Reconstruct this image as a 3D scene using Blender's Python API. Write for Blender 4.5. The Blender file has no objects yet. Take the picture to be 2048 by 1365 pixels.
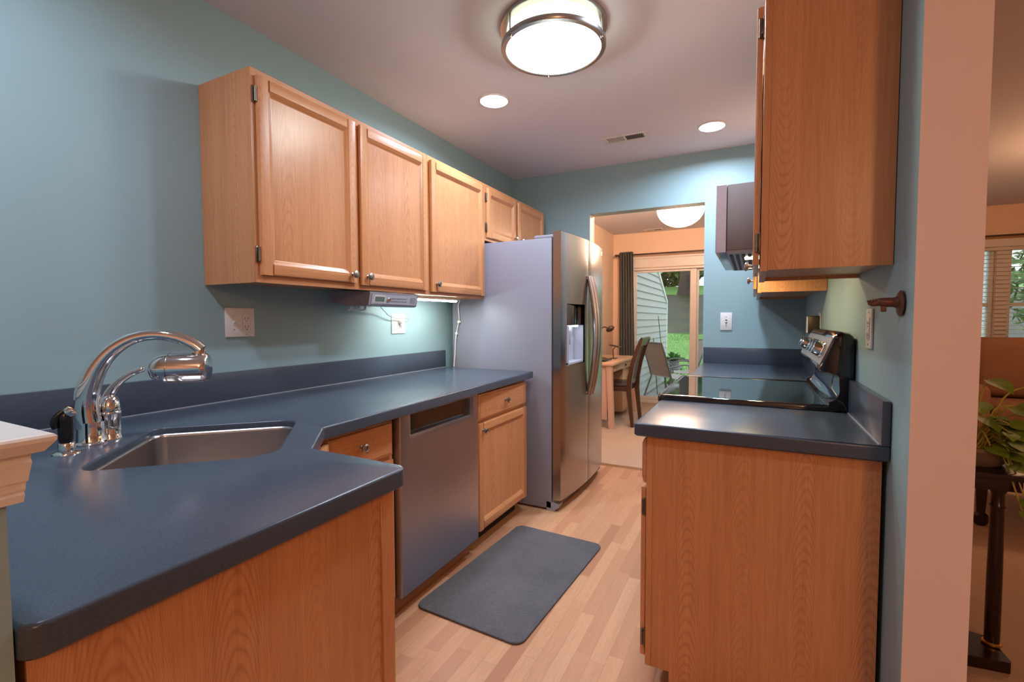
import bpy, bmesh, math, random
from mathutils import Vector, Matrix
C = bpy.context.scene.collection
S = bpy.context.scene
PI = math.pi
random.seed(7)

# ------------------------------------------------------------------ camera, sky, exposure
CAM = Vector((1.938, 0.0, 1.2314))
def _camera():
    a, b, r = math.radians(26.913), math.radians(-2.61), math.radians(-0.1729)
    fw = Vector((-math.sin(a)*math.cos(b), math.cos(a)*math.cos(b), math.sin(b)))
    rt = Vector((math.cos(a), math.sin(a), 0)); up = rt.cross(fw)
    R = rt*math.cos(r) + up*math.sin(r); U = up*math.cos(r) - rt*math.sin(r)
    cd = bpy.data.cameras.new('camera'); cd.sensor_width = 36; cd.lens = 36*951.28/2048
    cd.clip_start = .02; cd.clip_end = 200
    o = bpy.data.objects.new('camera', cd); C.objects.link(o)
    o.matrix_world = Matrix(((R.x, U.x, -fw.x, CAM.x), (R.y, U.y, -fw.y, CAM.y), (R.z, U.z, -fw.z, CAM.z), (0, 0, 0, 1)))
    S.camera = o
_camera()
S.view_settings.view_transform = 'Standard'; S.view_settings.look = 'None'
S.view_settings.exposure = 0.0; S.view_settings.gamma = 1.0; S.view_settings.use_curve_mapping = False
w = bpy.data.worlds.new('sky'); S.world = w; w.use_nodes = True
bgn = w.node_tree.nodes['Background']; bgn.inputs[0].default_value = (.86, .94, 1.0, 1); bgn.inputs[1].default_value = 1.8

COOL = (.70, .82, 1.0); WARM = (1.0, .53, .27); DRUM = (.92, 1.0, .94); NOOK = (1.0, .66, .46)
def area_light(name, loc, size, power, color, parent=None, spread=180, shape='DISK', sy=None):
    ld = bpy.data.lights.new(name, 'AREA'); ld.shape = shape; ld.size = size
    if sy: ld.size_y = sy
    ld.energy = power; ld.color = color; ld.spread = math.radians(spread)
    o = bpy.data.objects.new(name, ld); C.objects.link(o); o.location = loc
    return o
def point_light(name, loc, radius, power, color):
    ld = bpy.data.lights.new(name, 'POINT'); ld.shadow_soft_size = radius; ld.energy = power; ld.color = color
    o = bpy.data.objects.new(name, ld); C.objects.link(o); o.location = loc
    return o
H = 2.48                      # ceiling height
DOWNLIGHTS = [((.595, 2.428), 14.0), ((1.675, 3.389), 22.0), ((1.622, 1.885), 15.0), ((.62, .31), 13.5)]
for (x, y), p in DOWNLIGHTS:
    area_light('downlight_beam', (x, y, H-.0125), .14, p, COOL, spread=165)
point_light('flush_lamp_glow', (1.155, 1.94, 2.352), .10, 20.0, DRUM)
point_light('nook_lamp_glow', (1.30, 4.8, 2.0), .20, 15.0, NOOK)
point_light('nook_bulb', (1.30, 4.8, 2.375), .06, 110.0, NOOK)
point_light('living_lamp_glow', (4.3, 4.6, 2.05), .12, 34.0, WARM)
point_light('dining_lamp_glow', (3.0, -1.35, 2.0), .12, 48.0, WARM)

# ------------------------------------------------------------------ materials
def new_mat(name):
    m = bpy.data.materials.new(name); m.use_nodes = True
    nt = m.node_tree; b = nt.nodes['Principled BSDF']
    return m, nt, b
def srgb(r, g, b):
    f = lambda c: (c/255/12.92) if c/255 <= .04045 else ((c/255+.055)/1.055)**2.4
    return (f(r), f(g), f(b), 1)
def nd(nt, t, **kw):
    n = nt.nodes.new(t)
    for k, v in kw.items(): setattr(n, k, v)
    return n
def mth(nt, op, a, b=None, c=None):
    n = nt.nodes.new('ShaderNodeMath'); n.operation = op
    for i, v in enumerate((a, b, c)):
        if v is None: continue
        if isinstance(v, (int, float)): n.inputs[i].default_value = v
        else: nt.links.new(v, n.inputs[i])
    return n.outputs[0]
def mixc(nt, fac, a, b, mode='MIX'):
    n = nt.nodes.new('ShaderNodeMix'); n.data_type = 'RGBA'; n.blend_type = mode
    for i, v in ((0, fac), (6, a), (7, b)):
        if isinstance(v, (int, float)): n.inputs[i].default_value = v
        elif isinstance(v, tuple): n.inputs[i].default_value = v
        else: nt.links.new(v, n.inputs[i])
    return n.outputs[2]
def ramp(nt, fac, stops):
    n = nt.nodes.new('ShaderNodeValToRGB'); e = n.color_ramp.elements
    while len(e) < len(stops): e.new(.5)
    for i, (p, c) in enumerate(stops): e[i].position = p; e[i].color = c
    nt.links.new(fac, n.inputs[0]); return n.outputs[0]
def noise(nt, vec, scale, detail=2.0, rough=.5, dist=0.0):
    n = nt.nodes.new('ShaderNodeTexNoise'); n.inputs['Scale'].default_value = scale
    n.inputs['Detail'].default_value = detail; n.inputs['Roughness'].default_value = rough; n.inputs['Distortion'].default_value = dist
    if vec is not None: nt.links.new(vec, n.inputs['Vector'])
    return n.outputs['Fac']
def objcoord(nt):
    return nt.nodes.new('ShaderNodeTexCoord').outputs['Object']
def mapping(nt, vec, scale=(1, 1, 1), rot=(0, 0, 0), loc=(0, 0, 0)):
    n = nt.nodes.new('ShaderNodeMapping'); n.inputs['Scale'].default_value = scale
    n.inputs['Rotation'].default_value = rot; n.inputs['Location'].default_value = loc
    nt.links.new(vec, n.inputs['Vector']); return n.outputs[0]
def bump(nt, b, h, strength, dist=.002):
    n = nt.nodes.new('ShaderNodeBump'); n.inputs['Strength'].default_value = strength; n.inputs['Distance'].default_value = dist
    nt.links.new(h, n.inputs['Height']); nt.links.new(n.outputs[0], b.inputs['Normal'])
def simple(name, col, rough=.5, metal=0.0, spec=None, var=.06, vscale=6.0, bmp=0.0, bscale=200, coat=0.0):
    m, nt, b = new_mat(name)
    oc = objcoord(nt); n = noise(nt, oc, vscale, 3)
    k = tuple(c*(1-var) for c in col[:3])+(1,); k2 = tuple(min(1, c*(1+var)) for c in col[:3])+(1,)
    nt.links.new(ramp(nt, n, [(.3, k), (.7, k2)]), b.inputs['Base Color'])
    b.inputs['Roughness'].default_value = rough; b.inputs['Metallic'].default_value = metal
    if spec is not None: b.inputs['Specular IOR Level'].default_value = spec
    if coat: b.inputs['Coat Weight'].default_value = coat; b.inputs['Coat Roughness'].default_value = .08
    if bmp: bump(nt, b, noise(nt, oc, bscale, 2), bmp)
    return m
def oak(name, axis, light=(.63, .292, .128, 1), dark=(.35, .12, .045, 1), freq=26., rough=.33, strip=.155, fine=1.0, flip=1., ringw=.24):
    m, nt, b = new_mat(name)
    oc = objcoord(nt); sep = nd(nt, 'ShaderNodeSeparateXYZ'); nt.links.new(oc, sep.inputs[0])
    ax = {'x': 0, 'y': 1, 'z': 2}[axis]; oth = [i for i in range(3) if i != ax]
    rnd = nd(nt, 'ShaderNodeObjectInfo').outputs['Random']
    al = mth(nt, 'ADD', sep.outputs[ax], mth(nt, 'MULTIPLY', rnd, 7.3))
    ac = mth(nt, 'ADD', mth(nt, 'ADD', sep.outputs[oth[0]], sep.outputs[oth[1]]), mth(nt, 'MULTIPLY', rnd, 3.1))
    cmb = nd(nt, 'ShaderNodeCombineXYZ')
    nt.links.new(mth(nt, 'MULTIPLY', ac, 9.), cmb.inputs[0]); nt.links.new(mth(nt, 'MULTIPLY', al, 2.2), cmb.inputs[1])
    n1 = noise(nt, cmb.outputs[0], 1.0, 3)
    fr = mth(nt, 'SUBTRACT', mth(nt, 'FRACT', mth(nt, 'DIVIDE', ac, strip)), .5)
    fr = mth(nt, 'ADD', fr, mth(nt, 'MULTIPLY', mth(nt, 'SUBTRACT', n1, .5), .12))
    ph = mth(nt, 'ADD', mth(nt, 'MULTIPLY', al, freq*flip), mth(nt, 'MULTIPLY', mth(nt, 'MULTIPLY', fr, fr), 62.))
    ph = mth(nt, 'ADD', ph, mth(nt, 'MULTIPLY', n1, 5.0))
    sn = mth(nt, 'ADD', mth(nt, 'MULTIPLY', mth(nt, 'SINE', mth(nt, 'MULTIPLY', ph, 2*PI)), .5), .5)
    ring = mth(nt, 'POWER', sn, 3.0)
    cw = nd(nt, 'ShaderNodeCombineXYZ'); nt.links.new(mth(nt, 'MULTIPLY', ac, 5.), cw.inputs[0]); nt.links.new(mth(nt, 'MULTIPLY', al, .8), cw.inputs[1])
    ring = mth(nt, 'MULTIPLY', ring, ramp(nt, noise(nt, cw.outputs[0], 1.0, 1), [(.35, (.25, .25, .25, 1)), (.6, (1, 1, 1, 1))]))
    c2 = nd(nt, 'ShaderNodeCombineXYZ')
    nt.links.new(mth(nt, 'MULTIPLY', ac, 330.), c2.inputs[0]); nt.links.new(mth(nt, 'MULTIPLY', al, 9.), c2.inputs[1])
    pores = noise(nt, c2.outputs[0], 1.0, 2, .6)
    c3 = nd(nt, 'ShaderNodeCombineXYZ')
    nt.links.new(mth(nt, 'MULTIPLY', ac, 14.), c3.inputs[0]); nt.links.new(mth(nt, 'MULTIPLY', al, .5), c3.inputs[1])
    broad = noise(nt, c3.outputs[0], 1.0, 2)
    c4 = nd(nt, 'ShaderNodeCombineXYZ'); nt.links.new(mth(nt, 'MULTIPLY', ac, 85.), c4.inputs[0]); nt.links.new(mth(nt, 'MULTIPLY', al, 2.5), c4.inputs[1])
    streak = mth(nt, 'MULTIPLY', mth(nt, 'SUBTRACT', noise(nt, c4.outputs[0], 1.0, 2), .5), .7)
    f = mth(nt, 'ADD', mth(nt, 'MULTIPLY', ring, ringw), mth(nt, 'MULTIPLY', mth(nt, 'SUBTRACT', pores, .35), .85*fine))
    f = mth(nt, 'ADD', f, mth(nt, 'ADD', mth(nt, 'MULTIPLY', mth(nt, 'SUBTRACT', broad, .4), .5), streak))
    nt.links.new(ramp(nt, f, [(0., light), (1., dark)]), b.inputs['Base Color'])
    b.inputs['Roughness'].default_value = rough
    bump(nt, b, pores, .06, .001)
    return m
OAK_Z, OAK_Y, OAK_I = oak('oak_grain_vertical', 'z'), oak('oak_grain_along', 'y'), oak('oak_grain_hanging', 'z', flip=-1., ringw=.36, freq=30.)
OAK_P = oak('oak_veneer_panel', 'z', ringw=.36, freq=30.); OAK_D = oak('oak_door_panel', 'z', ringw=.32, freq=14., strip=.22)

def wood_floor():
    m, nt, b = new_mat('oak_strip_floor')
    oc = objcoord(nt); sep = nd(nt, 'ShaderNodeSeparateXYZ'); nt.links.new(oc, sep.inputs[0])
    row = mth(nt, 'FLOOR', mth(nt, 'DIVIDE', sep.outputs[0], .0572))
    wn = nd(nt, 'ShaderNodeTexWhiteNoise', noise_dimensions='1D'); nt.links.new(row, wn.inputs['W'])
    yy = mth(nt, 'ADD', sep.outputs[1], mth(nt, 'MULTIPLY', wn.outputs['Value'], 5.))
    v = nd(nt, 'ShaderNodeCombineXYZ'); nt.links.new(yy, v.inputs[0]); nt.links.new(sep.outputs[0], v.inputs[1])
    br = nd(nt, 'ShaderNodeTexBrick'); br.offset = 0.0; br.squash = 1.0
    nt.links.new(v.outputs[0], br.inputs['Vector'])
    br.inputs['Scale'].default_value = 1.0; br.inputs['Mortar Size'].default_value = .0007; br.inputs['Mortar Smooth'].default_value = .3
    br.inputs['Brick Width'].default_value = .62; br.inputs['Row Height'].default_value = .0572; br.inputs['Bias'].default_value = 0.
    br.inputs['Color1'].default_value = (0, 0, 0, 1); br.inputs['Color2'].default_value = (1, 1, 1, 1); br.inputs['Mortar'].default_value = (.5, .5, .5, 1)
    sc = nd(nt, 'ShaderNodeSeparateColor'); nt.links.new(br.outputs['Color'], sc.inputs[0]); rv = sc.outputs[0]
    g = nd(nt, 'ShaderNodeCombineXYZ')
    nt.links.new(mth(nt, 'MULTIPLY', sep.outputs[0], 150.), g.inputs[0]); nt.links.new(mth(nt, 'MULTIPLY', yy, 4.), g.inputs[1])
    nt.links.new(mth(nt, 'MULTIPLY', rv, 40.), g.inputs[2])
    grain = noise(nt, g.outputs[0], 1.0, 3, .6, .6)
    g2 = nd(nt, 'ShaderNodeCombineXYZ')
    nt.links.new(mth(nt, 'MULTIPLY', sep.outputs[0], 30.), g2.inputs[0]); nt.links.new(mth(nt, 'MULTIPLY', yy, 2.4), g2.inputs[1])
    nt.links.new(mth(nt, 'MULTIPLY', rv, 17.), g2.inputs[2])
    fig = noise(nt, g2.outputs[0], 1.0, 1, .5, 1.0)
    ringf = mth(nt, 'POWER', mth(nt, 'ABSOLUTE', mth(nt, 'SINE', mth(nt, 'MULTIPLY', fig, 34.))), 2.5)
    base = ramp(nt, rv, [(0., (.66, .375, .215, 1)), (.5, (.59, .315, .175, 1)), (.85, (.52, .26, .145, 1)), (1., (.42, .19, .105, 1))])
    f = mth(nt, 'ADD', mth(nt, 'MULTIPLY', grain, .38), mth(nt, 'MULTIPLY', ringf, .15))
    col = mixc(nt, f, base, (.34, .155, .07, 1))
    col = mixc(nt, mth(nt, 'MULTIPLY', br.outputs['Fac'], .6), col, (.22, .10, .05, 1))
    nt.links.new(col, b.inputs['Base Color']); b.inputs['Roughness'].default_value = .38
    return m
def carpet(name, c1, c2):
    m, nt, b = new_mat(name); oc = objcoord(nt)
    n = noise(nt, oc, 160, 3, .7); n2 = noise(nt, oc, 3.5, 3)
    nt.links.new(ramp(nt, mth(nt, 'ADD', mth(nt, 'MULTIPLY', n, .6), mth(nt, 'MULTIPLY', n2, .4)), [(.3, c1), (.7, c2)]), b.inputs['Base Color'])
    b.inputs['Roughness'].default_value = .95; bump(nt, b, n, .8, .006); return m
def quartz():
    m, nt, b = new_mat('slate_grey_quartz'); oc = objcoord(nt)
    n = noise(nt, oc, 800, 2, .6); n2 = noise(nt, oc, 2.5, 2)
    f = mth(nt, 'ADD', mth(nt, 'MULTIPLY', n, .75), mth(nt, 'MULTIPLY', n2, .25))
    nt.links.new(ramp(nt, f, [(.34, (.042, .054, .077, 1)), (.56, (.062, .080, .113, 1)), (.74, (.105, .125, .158, 1))]), b.inputs['Base Color'])
    b.inputs['Roughness'].default_value = .25; b.inputs['Specular IOR Level'].default_value = .36; return m
def steel(name, axis, col=(.50, .475, .46, 1), rough=.30):
    m, nt, b = new_mat(name); oc = objcoord(nt)
    sc = {'z': (260, 260, 3), 'y': (260, 3, 260), 'x': (3, 260, 260)}[axis]
    n = noise(nt, mapping(nt, oc, sc), 1.0, 2)
    nt.links.new(ramp(nt, n, [(.3, tuple(c*.98 for c in col[:3])+(1,)), (.7, tuple(c*1.02 for c in col[:3])+(1,))]), b.inputs['Base Color'])
    b.inputs['Metallic'].default_value = 1.0
    nt.links.new(mth(nt, 'ADD', mth(nt, 'MULTIPLY', n, .06), rough-.03), b.inputs['Roughness'])
    return m
def emis(name, col, strength):
    m, nt, b = new_mat(name); b.inputs['Base Color'].default_value = (.9, .9, .9, 1)
    b.inputs['Emission Color'].default_value = col+(1,); b.inputs['Emission Strength'].default_value = strength; return m
def glass_pane(name, tint=(.96, .98, .97, 1)):
    m, nt, b = new_mat(name); nt.nodes.remove(b); out = nt.nodes['Material Output']
    tr = nd(nt, 'ShaderNodeBsdfTransparent'); tr.inputs[0].default_value = tint
    gl = nd(nt, 'ShaderNodeBsdfGlossy'); gl.inputs['Roughness'].default_value = .02
    fr = nd(nt, 'ShaderNodeFresnel'); fr.inputs[0].default_value = 1.25
    mx = nd(nt, 'ShaderNodeMixShader'); nt.links.new(fr.outputs[0], mx.inputs[0]); nt.links.new(tr.outputs[0], mx.inputs[1]); nt.links.new(gl.outputs[0], mx.inputs[2])
    nt.links.new(mx.outputs[0], out.inputs[0]); return m
def leafy(name, c1, c2, sc=9):
    m, nt, b = new_mat(name); oc = objcoord(nt); n = noise(nt, oc, sc, 6, .65)
    nt.links.new(ramp(nt, n, [(.3, c1), (.7, c2)]), b.inputs['Base Color'])
    b.inputs['Roughness'].default_value = .5; b.inputs['Subsurface Weight'].default_value = 0.
    return m

M = {}
M['teal'] = simple('teal_wall_paint', (.265, .395, .425, 1), .55, var=.012, vscale=1.5, bmp=.02, bscale=300)
M['ceil'] = simple('white_ceiling_paint', (.70, .69, .76, 1), .8, var=.012, vscale=1.2)
M['cream'] = simple('cream_wall_paint', (.80, .62, .56, 1), .6, var=.012, vscale=1.5)
M['peach'] = simple('peach_wall_paint', (.84, .61, .45, 1), .6, var=.012, vscale=1.5)
M['white'] = simple('white_trim_paint', (.72, .67, .63, 1), .35, var=.02)
M['plate'] = simple('white_plastic', (.74, .72, .70, 1), .35, var=.01)
M['slot'] = simple('dark_slot', (.03, .03, .03, 1), .6)
M['floor'] = wood_floor()
M['carpet'] = carpet('beige_carpet', (.44, .31, .22, 1), (.60, .45, .33, 1))
M['quartz'] = quartz()
M['steel_z'] = steel('brushed_steel_vertical', 'z', (.42, .385, .375, 1), .24); M['steel_y'] = steel('brushed_steel_along', 'y')
M['steel_dark'] = steel('dark_brushed_steel', 'y', (.47, .46, .52, 1), .34)
M['sinksteel'] = simple('satin_sink_steel', (.50, .46, .45, 1), .28, 1.0, var=.02)
M['chrome'] = simple('polished_chrome', (.80, .79, .79, 1), .06, 1.0, var=.01)
M['nickel'] = simple('brushed_nickel', (.40, .38, .36, 1), .26, 1.0, var=.02)
M['bronze'] = simple('antique_bronze', (.10, .075, .055, 1), .42, .8)
M['hinge'] = simple('dark_nickel_hinge', (.20, .165, .13, 1), .38, .85, var=.25, vscale=120)
M['rust'] = simple('rust_bronze', (.13, .055, .035, 1), .5, .5)
M['black'] = simple('black_plastic', (.012, .011, .012, 1), .25)
M['gloss'] = simple('black_enamel', (.008, .006, .007, 1), .08, coat=.6)
M['cooktop'] = simple('black_ceramic_glass', (.010, .014, .016, 1), .035, spec=1.0, var=.02)
M['fridge_side'] = simple('grey_appliance_paint', (.235, .235, .295, 1), .42, var=.02, bmp=.03, bscale=500)
M['satin'] = simple('satin_grey_aluminium', (.52, .48, .54, 1), .4, .2)
M['mwside'] = simple('grey_brown_metal', (.22, .195, .20, 1), .45)
M['greyplast'] = simple('grey_plastic', (.28, .28, .33, 1), .4)
M['dispgrey'] = simple('dispenser_grey', (.42, .45, .55, 1), .4)
M['rubber'] = simple('charcoal_rubber', (.02, .02, .022, 1), .7)
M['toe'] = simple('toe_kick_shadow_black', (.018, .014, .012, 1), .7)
M['woodtoe'] = oak('stained_oak_toe_kick', 'y', (.30, .13, .05, 1), (.17, .06, .02, 1))
M['ledw'] = emis('cool_led_diffuser', (.82, .91, 1.0), 9.0)
M['drumglass'] = emis('frosted_drum_glass', (.95, 1.0, .92), 6.0)
M['drumside'] = emis('frosted_drum_side_glass', (.88, 1.0, .78), 2.6)
M['warmdome'] = emis('warm_dome_glass', (1.0, .78, .52), 5.0)
M['warmbulb'] = emis('warm_lamp_glass', (1.0, .60, .28), 6.0)
M['hoodlamp'] = emis('hood_lamp_glass', (1.0, .78, .42), 7.0)
M['ledstrip'] = emis('strip_light_diffuser', (.95, 1.0, .92), 80.0)
M['displed'] = emis('dispenser_lamp', (.75, .87, 1.0), 7.0)
M['lcd'] = simple('radio_lcd', (.13, .19, .19, 1), .2)
M['pane'] = glass_pane('window_glass')
M['mat'] = carpet('grey_mat_fibre', (.060, .060, .068, 1), (.145, .14, .15, 1))
M['curtain'] = carpet('charcoal_curtain_cloth', (.10, .105, .10, 1), (.16, .165, .16, 1))
M['deskwood'] = oak('pale_desk_wood', 'y', (.72, .47, .30, 1), (.55, .33, .19, 1), fine=.7)
M['deskleg'] = oak('whitewashed_desk_wood', 'z', (.66, .44, .33, 1), (.52, .33, .23, 1), fine=.7)
M['darkwood'] = oak('dark_walnut', 'z', (.085, .036, .020, 1), (.035, .014, .008, 1), rough=.25)
M['leather'] = simple('brown_leather', (.05, .025, .02, 1), .3)
M['mahogany'] = simple('black_cherry_wood', (.022, .007, .005, 1), .22, var=.15)
M['gold'] = simple('gilt_ring', (.65, .36, .08, 1), .3, 1.0)
M['sofa'] = carpet('brown_suede', (.24, .115, .06, 1), (.31, .155, .085, 1))
M['siding'] = simple('pale_vinyl_siding', (.50, .525, .515, 1), .5, var=.02)
M['trimw'] = simple('white_outdoor_trim', (.82, .85, .86, 1), .5)
M['housegrey'] = simple('grey_house_siding', (.36, .38, .42, 1), .6)
M['roofgrey'] = simple('grey_shingles', (.30, .30, .33, 1), .8)
M['concrete'] = simple('patio_concrete', (.42, .43, .42, 1), .85, var=.12, vscale=4)
M['grass'] = leafy('lawn_green', (.10, .26, .045, 1), (.24, .46, .10, 1))
M['slope'] = leafy('shade_painted_slope', (.018, .017, .006, 1), (.062, .062, .02, 1), sc=1.1)  # tree shade over the hillside, painted in as dark brown-green
M['leaf'] = leafy('tree_leaf', (.045, .11, .03, 1), (.15, .27, .08, 1))
M['leaf2'] = leafy('bright_tree_leaf', (.10, .20, .05, 1), (.26, .40, .14, 1))
M['pothos'] = leafy('pothos_leaf', (.10, .21, .014, 1), (.24, .36, .03, 1))
M['stem'] = simple('pothos_stem', (.48, .46, .09, 1), .5)
M['potplant'] = leafy('patio_leaf', (.06, .22, .05, 1), (.22, .46, .14, 1))
M['bark'] = simple('tree_bark', (.055, .042, .033, 1), .9, var=.3, vscale=12, bmp=.6, bscale=14)
M['sling'] = simple('taupe_sling_mesh', (.52, .41, .36, 1), .8, var=.1, vscale=90)
M['framegrey'] = simple('grey_patio_metal', (.20, .21, .22, 1), .45, .2)
M['seatgrey'] = simple('light_sling_seat', (.50, .50, .50, 1), .8)
M['terra'] = simple('stone_planter', (.22, .16, .11, 1), .7, var=.15)
M['cable'] = simple('white_cable', (.78, .76, .73, 1), .45)
M['darkcable'] = simple('grey_cable', (.22, .22, .22, 1), .5)
M['blind'] = simple('white_blind_slat', (.62, .55, .50, 1), .5)
M['caulk'] = simple('pale_caulk', (.45, .45, .50, 1), .4)

# ------------------------------------------------------------------ mesh building
class MB:
    def __init__(s): s.bm = bmesh.new(); s.X = None
    def _x(s, v):
        v = Vector(v); return s.X @ v if s.X is not None else v
    def box(s, a, b, bev=0., seg=2):
        x0, x1 = sorted((a[0], b[0])); y0, y1 = sorted((a[1], b[1])); z0, z1 = sorted((a[2], b[2]))
        vs = [s.bm.verts.new((x, y, z)) for x in (x0, x1) for y in (y0, y1) for z in (z0, z1)]
        fs = [s.bm.faces.new([vs[i] for i in f]) for f in ((0, 1, 3, 2), (4, 6, 7, 5), (0, 4, 5, 1), (2, 3, 7, 6), (0, 2, 6, 4), (1, 5, 7, 3))]
        if bev > 0:
            es = list({e for f in fs for e in f.edges})
            r = bmesh.ops.bevel(s.bm, geom=es, offset=bev, segments=seg, affect='EDGES', profile=.5)
            vs = list({v for f in r['faces'] for v in f.verts} | {v for v in vs if v.is_valid})
        if s.X is not None:
            for v in vs: v.co = s.X @ v.co
        return s
    def loft(s, rings, cap0=True, cap1=True, closed=True):
        R = [[s.bm.verts.new(s._x(p)) for p in r] for r in rings]; n = len(R[0])
        for a, b in zip(R[:-1], R[1:]):
            for i in range(n if closed else n-1):
                j = (i+1) % n; s.bm.faces.new((a[i], a[j], b[j], b[i]))
        if cap0: s.bm.faces.new(R[0])
        if cap1: s.bm.faces.new(R[-1][::-1])
        return s
    def prism(s, poly, axis, a, b):      # poly in the two other axes (cyclic order kept), extruded along axis
        def P(u, v, t):
            return {'x': (t, u, v), 'y': (u, t, v), 'z': (u, v, t)}[axis]
        return s.loft([[P(u, v, a) for u, v in poly], [P(u, v, b) for u, v in poly]])
    def lathe(s, c, prof, axis=(0, 0, 1), seg=24, ring=False):
        ax = Vector(axis).normalized(); t = Vector((1, 0, 0)) if abs(ax.x) < .9 else Vector((0, 1, 0))
        u = ax.cross(t).normalized(); v = ax.cross(u); c = Vector(c)
        rings = [[c+ax*h+(u*math.cos(2*PI*i/seg)+v*math.sin(2*PI*i/seg))*max(r, 1e-4) for i in range(seg)] for r, h in prof+(prof[:1] if ring else [])]
        return s.loft(rings, cap0=not ring, cap1=not ring)
    def cyl(s, p, q, r, r2=None, seg=20):
        p, q = Vector(p), Vector(q); L = (q-p).length
        return s.lathe(p, [(r, 0), (r if r2 is None else r2, L)], q-p, seg)
    def tube(s, pts, rad, seg=10, smooth=0, flat=None):
        pts = [Vector(p) for p in pts]
        if not isinstance(rad, (list, tuple)): rad = [rad]*len(pts)
        if smooth:
            q, rr = [], []
            for i in range(len(pts)-1):
                p0, p1, p2, p3 = pts[max(i-1, 0)], pts[i], pts[i+1], pts[min(i+2, len(pts)-1)]
                for k in range(smooth):
                    t = k/smooth; t2, t3 = t*t, t*t*t
                    q.append(.5*((2*p1)+(-p0+p2)*t+(2*p0-5*p1+4*p2-p3)*t2+(-p0+3*p1-3*p2+p3)*t3)); rr.append(rad[i]*(1-t)+rad[i+1]*t)
            q.append(pts[-1]); rr.append(rad[-1]); pts, rad = q, rr
        rings = []; pu = None
        for i, p in enumerate(pts):
            d = (pts[min(i+1, len(pts)-1)]-pts[max(i-1, 0)]).normalized()
            if pu is None: pu = d.cross(Vector((0, 0, 1)) if abs(d.z) < .9 else Vector((1, 0, 0))).normalized()
            else: pu = (pu-d*pu.dot(d)).normalized()
            v = d.cross(pu)
            rings.append([p+(pu*math.cos(2*PI*k/seg)+v*math.sin(2*PI*k/seg)*(flat or 1))*rad[i] for k in range(seg)])
        return s.loft(rings)
    def rectsweep(s, pts, wy, wn):      # sweep in x-z plane at given y centre; pts are (x, y, z)
        pts = [Vector(p) for p in pts]; rings = []
        for i, p in enumerate(pts):
            d = (pts[min(i+1, len(pts)-1)]-pts[max(i-1, 0)]).normalized(); n = d.cross(Vector((0, 1, 0))).normalized()
            Y = Vector((0, wy/2, 0)); w_ = wn[i] if isinstance(wn, (list, tuple)) else wn
            rings.append([p-Y-n*w_/2, p+Y-n*w_/2, p+Y+n*w_/2, p-Y+n*w_/2])
        return s.loft(rings)
    def ball(s, c, r, sc=(1, 1, 1), seg=16):
        prof = [(r*math.sin(PI*i/10), -r*math.cos(PI*i/10)) for i in range(11)]
        c = Vector(c); rings = [[c+Vector((a*math.cos(2*PI*k/seg)*sc[0], a*math.sin(2*PI*k/seg)*sc[1], h*sc[2])) for k in range(seg)] for a, h in [(max(a, 1e-4), h) for a, h in prof]]
        return s.loft(rings)
    def quad(s, pts):
        s.bm.faces.new([s.bm.verts.new(s._x(p)) for p in pts]); return s
ORG = {}
def link(o): C.objects.link(o); return o
def build(name, mb, mat, parent=None, org=None, smooth=True, recalc=True, merge=False):
    if merge: bmesh.ops.remove_doubles(mb.bm, verts=mb.bm.verts, dist=1e-6)
    o0 = ORG[parent.name] if parent else Vector(org or (0, 0, 0))
    if recalc: bmesh.ops.recalc_face_normals(mb.bm, faces=mb.bm.faces)
    for v in mb.bm.verts: v.co -= o0
    me = bpy.data.meshes.new(name); mb.bm.to_mesh(me); mb.bm.free()
    for m in (mat if isinstance(mat, (list, tuple)) else [mat]): me.materials.append(m)
    if smooth:
        me.shade_smooth(); me.set_sharp_from_angle(angle=math.radians(38))
    o = link(bpy.data.objects.new(name, me))
    if parent: o.parent = parent
    else: o.location = o0
    ORG[o.name] = o0
    return o
def thing(name, label, cat, loc, group=None):
    o = link(bpy.data.objects.new(name, None)); o.empty_display_size = .05; o.location = loc
    ORG[o.name] = Vector(loc); return tag(o, label, cat, group)
def tag(o, label, cat, group=None, kind=None):
    o['label'] = label; o['category'] = cat
    if group: o['group'] = group
    if kind: o['kind'] = kind
    return o
def solo(name, mb, mat, org, label, cat, group=None, kind=None):
    return tag(build(name, mb, mat, None, org), label, cat, group, kind)
def struct(name, mb, mat, org=(0, 0, 0), parent=None):
    o = build(name, mb, mat, parent, org, smooth=False)
    if not parent: o['kind'] = 'structure'
    return o
def bx(a, b, bev=0., seg=2): return MB().box(a, b, bev, seg)
def dup(root, d, label=None, group=None):
    r = root.copy(); C.objects.link(r); r.location = root.location+Vector(d); ORG[r.name] = ORG[root.name]+Vector(d)
    if label: r['label'] = label
    if group: r['group'] = group
    for ch in list(root.children):
        c = ch.copy(); C.objects.link(c); c.parent = r
        for g in list(ch.children):
            e = g.copy(); C.objects.link(e); e.parent = c
    return r
def paint(o, test, idx):
    for p in o.data.polygons:
        if test(p): p.material_index = idx
def rounded(poly, radii, n=5):
    out = []; L = len(poly)
    for i, p in enumerate(poly):
        r = radii[i] if isinstance(radii, (list, tuple)) else radii
        p = Vector(p); a = (Vector(poly[i-1])-p).normalized(); b = (Vector(poly[(i+1) % L])-p).normalized()
        if r <= 0: out.append(tuple(p)); continue
        ang = a.angle(b); d = r/math.tan(ang/2); c = p+(a+b).normalized()*(r/math.sin(ang/2))
        s0 = p+a*d-c; s1 = p+b*d-c; t0 = math.atan2(s0.y, s0.x); t1 = math.atan2(s1.y, s1.x)
        dt = (t1-t0+PI) % (2*PI)-PI
        for k in range(n+1):
            t = t0+dt*k/n; out.append((c.x+r*math.cos(t), c.y+r*math.sin(t)))
    return out
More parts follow.
